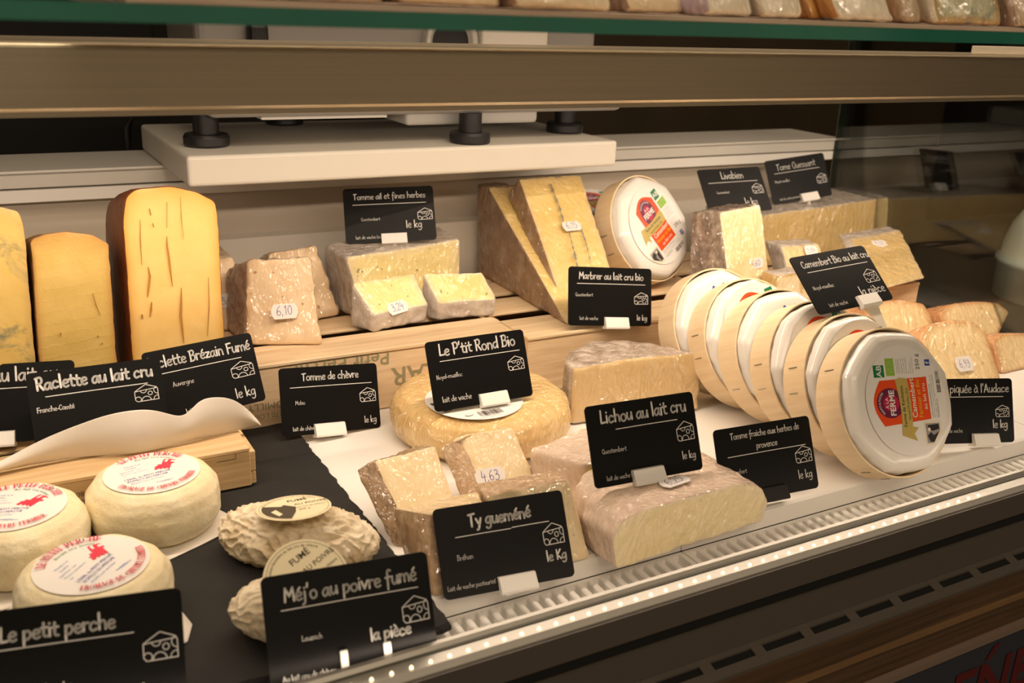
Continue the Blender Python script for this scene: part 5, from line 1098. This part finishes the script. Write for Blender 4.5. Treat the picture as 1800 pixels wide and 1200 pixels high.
# ================================================================== BLACK SIGNS
CW, CH = .0856, .054
def card(name_label, pos, yaw, lean, roll, texts, clip=.55, clip_mat=None, icon=(.80, .96, .36, .60), rules=((.12, .9, .31),), drop=.006, clip_style='foot', clip_w=.024, ink=None, tail=0):
    ink = ink or M_CHALK
    M = Matrix.Translation(pos) @ Matrix.Rotation(math.radians(yaw), 4, 'Z') @ Matrix.Rotation(math.radians(-lean), 4, 'X') @ Matrix.Rotation(math.radians(-roll), 4, 'Y')
    root = empty('price_sign', pos, M); tag(root, name_label, 'sign', 'black price signs')
    # local frame: x right, z up, -y towards the viewer; TX maps sign coordinates (u right, v up) onto the front
    TX = Matrix(((1, 0, 0, 0), (0, 0, -1, 0), (0, 1, 0, 0), (0, 0, 0, 1)))
    r = .0032; pts = []
    for cx, cy, a0 in ((CW / 2 - r, CH - r, 0), (-CW / 2 + r, CH - r, 90), (-CW / 2 + r, r, 180), (CW / 2 - r, r, 270)):
        for k in range(6): a = math.radians(a0 + k * 18); pts.append((cx + r * math.cos(a), cy + r * math.sin(a)))
    mb = MB(); mb.plate(pts, -.0008, 0, M_CARD, TX); plate = mb.build('plate', root)
    X = lambda u: (u - .5) * CW
    V = lambda v: (1 - v) * CH
    z = .00015
    for nm, t, u, v, wd, pen in texts:
        mb = MB(); handwrite(mb, t, X(u), V(v), wd * CW, pen, z, ink, TX); mb.build(nm, plate)
    mb = MB()
    for u0, u1, v in rules: mb.stroke([(X(u0), V(v)), (X((u0 + u1) / 2), V(v) + .0001), (X(u1), V(v))], .00055, z, ink, TX)
    if rules: mb.build('rule_line', plate)
    if icon:
        u0, u1, v0, v1 = icon; mb = MB(); pw = .0005
        q = lambda x, y: (X(u0 + (u1 - u0) * x), V(v1 + (v0 - v1) * y))
        def ln(*p, w_=pw): mb.stroke([q(*a) for a in p], w_, z, ink, TX)
        def arc(cx, cy, rr, a0, a1): ln(*[(cx + rr * math.cos(math.radians(a0 + (a1 - a0) * k / 10)), cy + rr * 1.25 * math.sin(math.radians(a0 + (a1 - a0) * k / 10))) for k in range(11)])
        ln((0, .12), (0, .62), (.12, .72), (.5, 1), (.95, .78), (1, .66), (1, .02), (.08, 0), (0, .12)); ln((.02, .62), (.25, .65), (.98, .72))
        arc(.38, .66, .13, 180, 360); arc(.66, .44, .095, 0, 360); arc(1.0, .58, .17, 110, 265); arc(.12, .13, .13, -60, 160); arc(.47, .02, .20, 0, 180); arc(.95, .05, .16, 80, 190)
        mb.build('cheese_icon', plate)
    cm = clip_mat or M_HOLDER
    if clip_style == 'foot':
        cx = X(clip); w2 = clip_w / 2; mb = MB()
        mb.extrude([(-.0018, .0078), (-.0028, .0074), (-.0052, -.0014), (-.0048, -.0028), (.0050, -.0028), (.0026, .0078), (.0010, .0082)], cx - w2, cx + w2, cm); mb.build('holder', root)
        if tail:
            inv = M.inverted(); p0 = M @ Vector((cx, .0, -.003)); mb = MB(); T0 = inv @ Matrix.Translation((p0.x, p0.y, 0)); mb.box(-w2 * .8, w2 * .8, -.002, tail, .0003, .0013, cm, T0); mb.box(-w2 * .8, w2 * .8, -.001, .001, .0013, p0.z + .001, cm, T0); mb.build('base_plate', root)
        elif drop > .004:
            mb = MB(); inv = M.inverted(); 
            p0 = M @ Vector((cx, .001, -.002)); mb.box(-.0018, .0018, -.0012, .0012, -drop, 0, M_HOLDER, inv @ Matrix.Translation(p0)); mb.build('spike', root)
    elif clip_style == 'prong':
        for u in (.43, .69):
            mb = MB(); x = X(u); mb.bevbox(x - .0020, x + .0020, -.0026, -.0010, -.010, .0125, M_HOLDER, .0007, 2); mb.build('prong', root)
        mb = MB(); mb.bevbox(X(.36), X(.78), -.0028, .010, -.0130, -.0085, M_HOLDER, .001, 2); mb.build('holder', root)
    elif clip_style == 'pick':
        cx = X(clip); w2 = clip_w / 2; mb = MB()
        mb.extrude([(-.0012, .0085), (-.0032, .0080), (-.0040, -.001), (-.003, -.003), (.0025, -.003), (.0022, .0080)], cx - w2, cx + w2, cm); mb.build('holder', root)
        mb = MB(); mb.add([(cx - .008, -.0006, -.002), (cx + .008, -.0006, -.002), (cx + .0035, -.0006, -.026), (cx - .001, -.0006, -.026), (cx - .008, .0006, -.002), (cx + .008, .0006, -.002), (cx + .0035, .0006, -.026), (cx - .001, .0006, -.026)], [(0, 1, 2, 3), (7, 6, 5, 4), (0, 4, 5, 1), (1, 5, 6, 2), (2, 6, 7, 3), (3, 7, 4, 0)], plain('milky_plastic', (0.72, 0.66, 0.55), .3)); mb.build('pick', root)
    return root
T_, O_, U_, K_ = 'title_lettering', 'origin_lettering', 'unit_lettering', 'milk_lettering'
random.seed(21)
P1, P2, P3 = .00115, .00032, .0007
card('black sign reading Ty gueméné at the front edge of the deck', (.2626, .4488, .0021), -7, 30.1, 0, [(T_, 'Ty gueméné', .25, .25, .48, .00135), (O_, 'Bréhan', .13, .60, .12, P2), (U_, 'le Kg', .80, .78, .16, .00095), (K_, 'Lait de vache pasteurisé', .03, .91, .36, P2)], clip=.545, rules=((.14, .56, .345), (.57, .86, .335)), tail=.016)
card('black sign reading Lichou au lait cru, standing on the long ivory block', (.3794, .4706, .0412), -3.2, 24.2, -.5, [(T_, 'Lichou au lait cru', .12, .235, .80, .00125), (O_, 'Questembert', .10, .60, .22, P2), (U_, 'le kg', .82, .83, .13, P3), (K_, 'lait de vache b', .11, .93, .24, P2)], clip=.475, rules=((.25, .82, .325),), drop=.012)
card('black sign reading Tomme fraiche aux herbes de provence, at the deck edge', (.4875, .4640, .0070), -5, 24.4, 0, [(T_, 'Tomme fraiche aux herbes de', .16, .16, .72, .0007), (T_, 'provence', .41, .325, .22, .0007), (O_, 'Questembert', .06, .62, .22, P2), (U_, 'le kg', .80, .83, .15, P3), (K_, 'lait de vache', .08, .92, .2, P2)], clip=.50, clip_mat=M_BLACK, rules=((.11, .92, .385),), icon=(.80, .97, .40, .62), drop=.003)
card("black sign reading Le P'tit Rond Bio, standing on the round wheel", (.3378, .6309, .0412), -1.2, 23.7, .4, [(T_, "Le P'tit Rond Bio", .12, .22, .78, .00125), (O_, 'Noyal-muzillac', .06, .55, .26, P2), (K_, 'lait de vache', .085, .885, .29, .00055)], clip=.585, rules=((.12, .93, .30),), icon=(.79, .955, .38, .58), drop=.006)
card('black sign reading Tomme de chèvre beside the slate edge', (.2383, .7040, .0048), 7.2, 21.3, -7.0, [(T_, 'Tomme de chèvre', .22, .20, .58, .0009), (O_, 'Molac', .14, .55, .1, P2), (U_, 'le kg', .83, .90, .13, .0006), (K_, 'lait de chèvre bio', .10, .93, .30, .00045)], clip=.46, rules=((.10, .93, .295),), icon=(.80, .965, .37, .58), drop=.002, clip_w=.026)
card('black sign reading Marbrer au lait cru bio, at the edge of the crate', (.5103, .7127, .0590), -7.6, 18.1, -5.0, [(T_, 'Marbrer au lait cru bio', .12, .205, .78, .0009), (O_, 'Questembert', .08, .50, .21, P2), (U_, 'le kg', .82, .90, .13, .0006), (K_, 'lait de vache', .13, .90, .22, P2)], clip=.565, rules=((.10, .92, .285),), icon=(.79, .955, .42, .62), drop=.003)
card('black sign reading Tomme ail et fines herbes on the big herb block', (.3492, .8503, .1208), -21, 30.5, 3.3, [(T_, 'Tomme ail et fines herbes', .11, .21, .80, .00075), (O_, 'Questembert', .18, .60, .21, P2), (U_, 'le kg', .67, .76, .18, .00085), (K_, 'lait de vache bio', .11, .93, .28, P2)], clip=.53, rules=((.10, .91, .305),), icon=(.81, .97, .41, .62), drop=.008)
card('black sign reading Livabien behind the shiny wedge', (.7520, .8180, .1290), -4, 36, 1.0, [(T_, 'Livabien', .34, .24, .36, .00085), (O_, 'Questembert', .20, .56, .2, P2), (U_, 'le kg', .60, .84, .20, .00085), (K_, 'lait de vache bio', .10, .95, .3, P2)], clip=.6, rules=((.12, .90, .315),), icon=(.78, .95, .38, .60), drop=.03)
card('black sign reading Tome Ouessant on the large half wheel', (.8967, .8704, .1245), -10.5, 24, 6.8, [(T_, 'Tome Ouessant', .17, .255, .66, .00065), (O_, 'Noyal-muzillac', .10, .53, .25, P2), (K_, 'lait de vache pasteurisé', .12, .93, .36, P2)], clip=.60, rules=((.12, .88, .32),), icon=(.80, .96, .46, .68), drop=.008)
card('black sign reading Camembert Bio au lait cru, held by a pick above the boxed row', (.6266, .5336, .1157), -2, 46.5, 3.6, [(T_, 'Camembert Bio au lait cru', .10, .215, .90, .00095), (O_, 'Noyal-muzillac', .09, .60, .27, P2), (U_, 'la pièce', .63, .84, .33, .0010), (K_, 'lait de vache', .17, .92, .24, P2)], clip=.66, rules=((.13, .93, .30),), icon=(.79, .96, .42, .65), clip_style='pick', clip_w=.022)
card("black sign ending in piquée à l'Audace behind the frontmost camembert", (.7106, .4670, .0058), -16.2, 22.7, -2.0, [(T_, "Tome piquée à l'Audace", .06, .215, .90, .00085), (U_, 'le kg', .76, .77, .17, .00095), (K_, 'lait de vache', .20, .83, .22, P2)], clip=.66, rules=((.10, .89, .285),), icon=(.80, .95, .42, .60), drop=.002)
card('black sign reading Raclette au lait cru, standing on the low crate behind the curled paper', (.0639, .6664, .0442), -.2, 24, 0, [(T_, 'Raclette au lait cru', .06, .225, .87, .00145), (O_, 'Franche-Comté', .045, .50, .27, .00055)], clip=.5, rules=((.12, .88, .315),), icon=(.77, .95, .33, .54), drop=.0065)
card('black sign ending in Brézain Fumé, standing behind the curled paper at the crate corner', (.1444, .6996, .0400), 12.1, 24, 0, [(T_, 'Raclette Brézain Fumé', .015, .235, .95, .00115), (O_, 'Auvergne', .20, .53, .19, P2), (U_, 'le kg', .73, .88, .19, .0009), (K_, 'lait pasteurisé', .26, .93, .28, .0005)], clip=.5, rules=((.12, .86, .325),), icon=(.74, .95, .38, .60), drop=.003)
card('black sign at far left overlapped by the raclette one, reading AOP au lait cru', (.0072, .7000, .0415), -12.2, 24, 0, [(T_, 'AOP au lait cru', .14, .225, .78, .0013)], clip=.4, rules=((.12, .9, .315),), icon=None, drop=.004)
card('black sign reading Le petit perche, front left corner on the slate', (.0217, .4186, .0180), -11.5, 24, 0, [(T_, 'Le petit perche', .07, .27, .58, .0011), (O_, 'Moulée à la louche', .02, .74, .40, .0005), (U_, 'la pièce', .62, .89, .26, .0010)], clip=.5, rules=((.0, .74, .335),), icon=(.785, .965, .36, .60), drop=.013)
card("black sign reading Méj'o au poivre fumé, held by two white prongs", (.1440, .3965, .0170), -7.8, 27, 0, [(T_, "Méj'o au poivre fumé", .12, .255, .80, .00105), (O_, 'Lauzach', .20, .63, .12, P2), (U_, 'la pièce', .60, .74, .25, .00105), (K_, 'Au lait cru de chèvre', .07, .96, .31, .00045)], clip_style='prong', rules=((.10, .92, .325),), icon=(.81, .97, .40, .64))

# --- curled greaseproof paper on the low crate, in front of the signs
st = [(-60, 842, 835), (0, 828, 812), (60, 816, 778), (110, 808, 757), (150, 802, 742), (190, 800, 728), (230, 798, 721), (262, 793, 719), (290, 786, 725), (318, 779, 734), (335, 775, 722), (352, 770, 701), (380, 765, 697), (410, 758, 700), (435, 751, 718), (456, 744, 741)]
vs = []; nv_ = 12
for i, (x, yb_, yt) in enumerate(st):
    b = Z(x, yb_, .0382); b.y = max(.645, min(b.y, .668)); b.x = Yp(x, yb_, b.y).x
    t = Yp(x, yt, b.y - .004)
    for j in range(nv_):
        k = j / (nv_ - 1); h_ = b.z * (1 - k) + max(t.z, b.z + .0004) * k
        bow = -math.sin(math.pi * k) * .0035 * (h_ > .039) - .0015 * math.sin(i * 1.3) * math.sin(math.pi * k)
        xx = b.x * (1 - k) + t.x * k
        vs.append((xx, b.y * (1 - k) + t.y * k + bow, h_))
    # the part lying on the crate behind the fold
back = []
for i, (x, yb_, yt) in enumerate(st):
    b = vs[i * nv_]; back.append((b[0] - .002, min(b[1] + .030, .694), .0376))
fs = [(i * nv_ + j, (i + 1) * nv_ + j, (i + 1) * nv_ + j + 1, i * nv_ + j + 1) for i in range(len(st) - 1) for j in range(nv_ - 1)]
m = MB(); m.add(vs, fs, M_PAPER, True)
o = m.build('greaseproof_sheet'); md = o.modifiers.new('smooth', 'SUBSURF'); md.levels = md.render_levels = 2; md2 = o.modifiers.new('thickness', 'SOLIDIFY'); md2.thickness = .0003
tag(o, 'white greaseproof paper curled up along the low crate in front of the signs', 'paper')
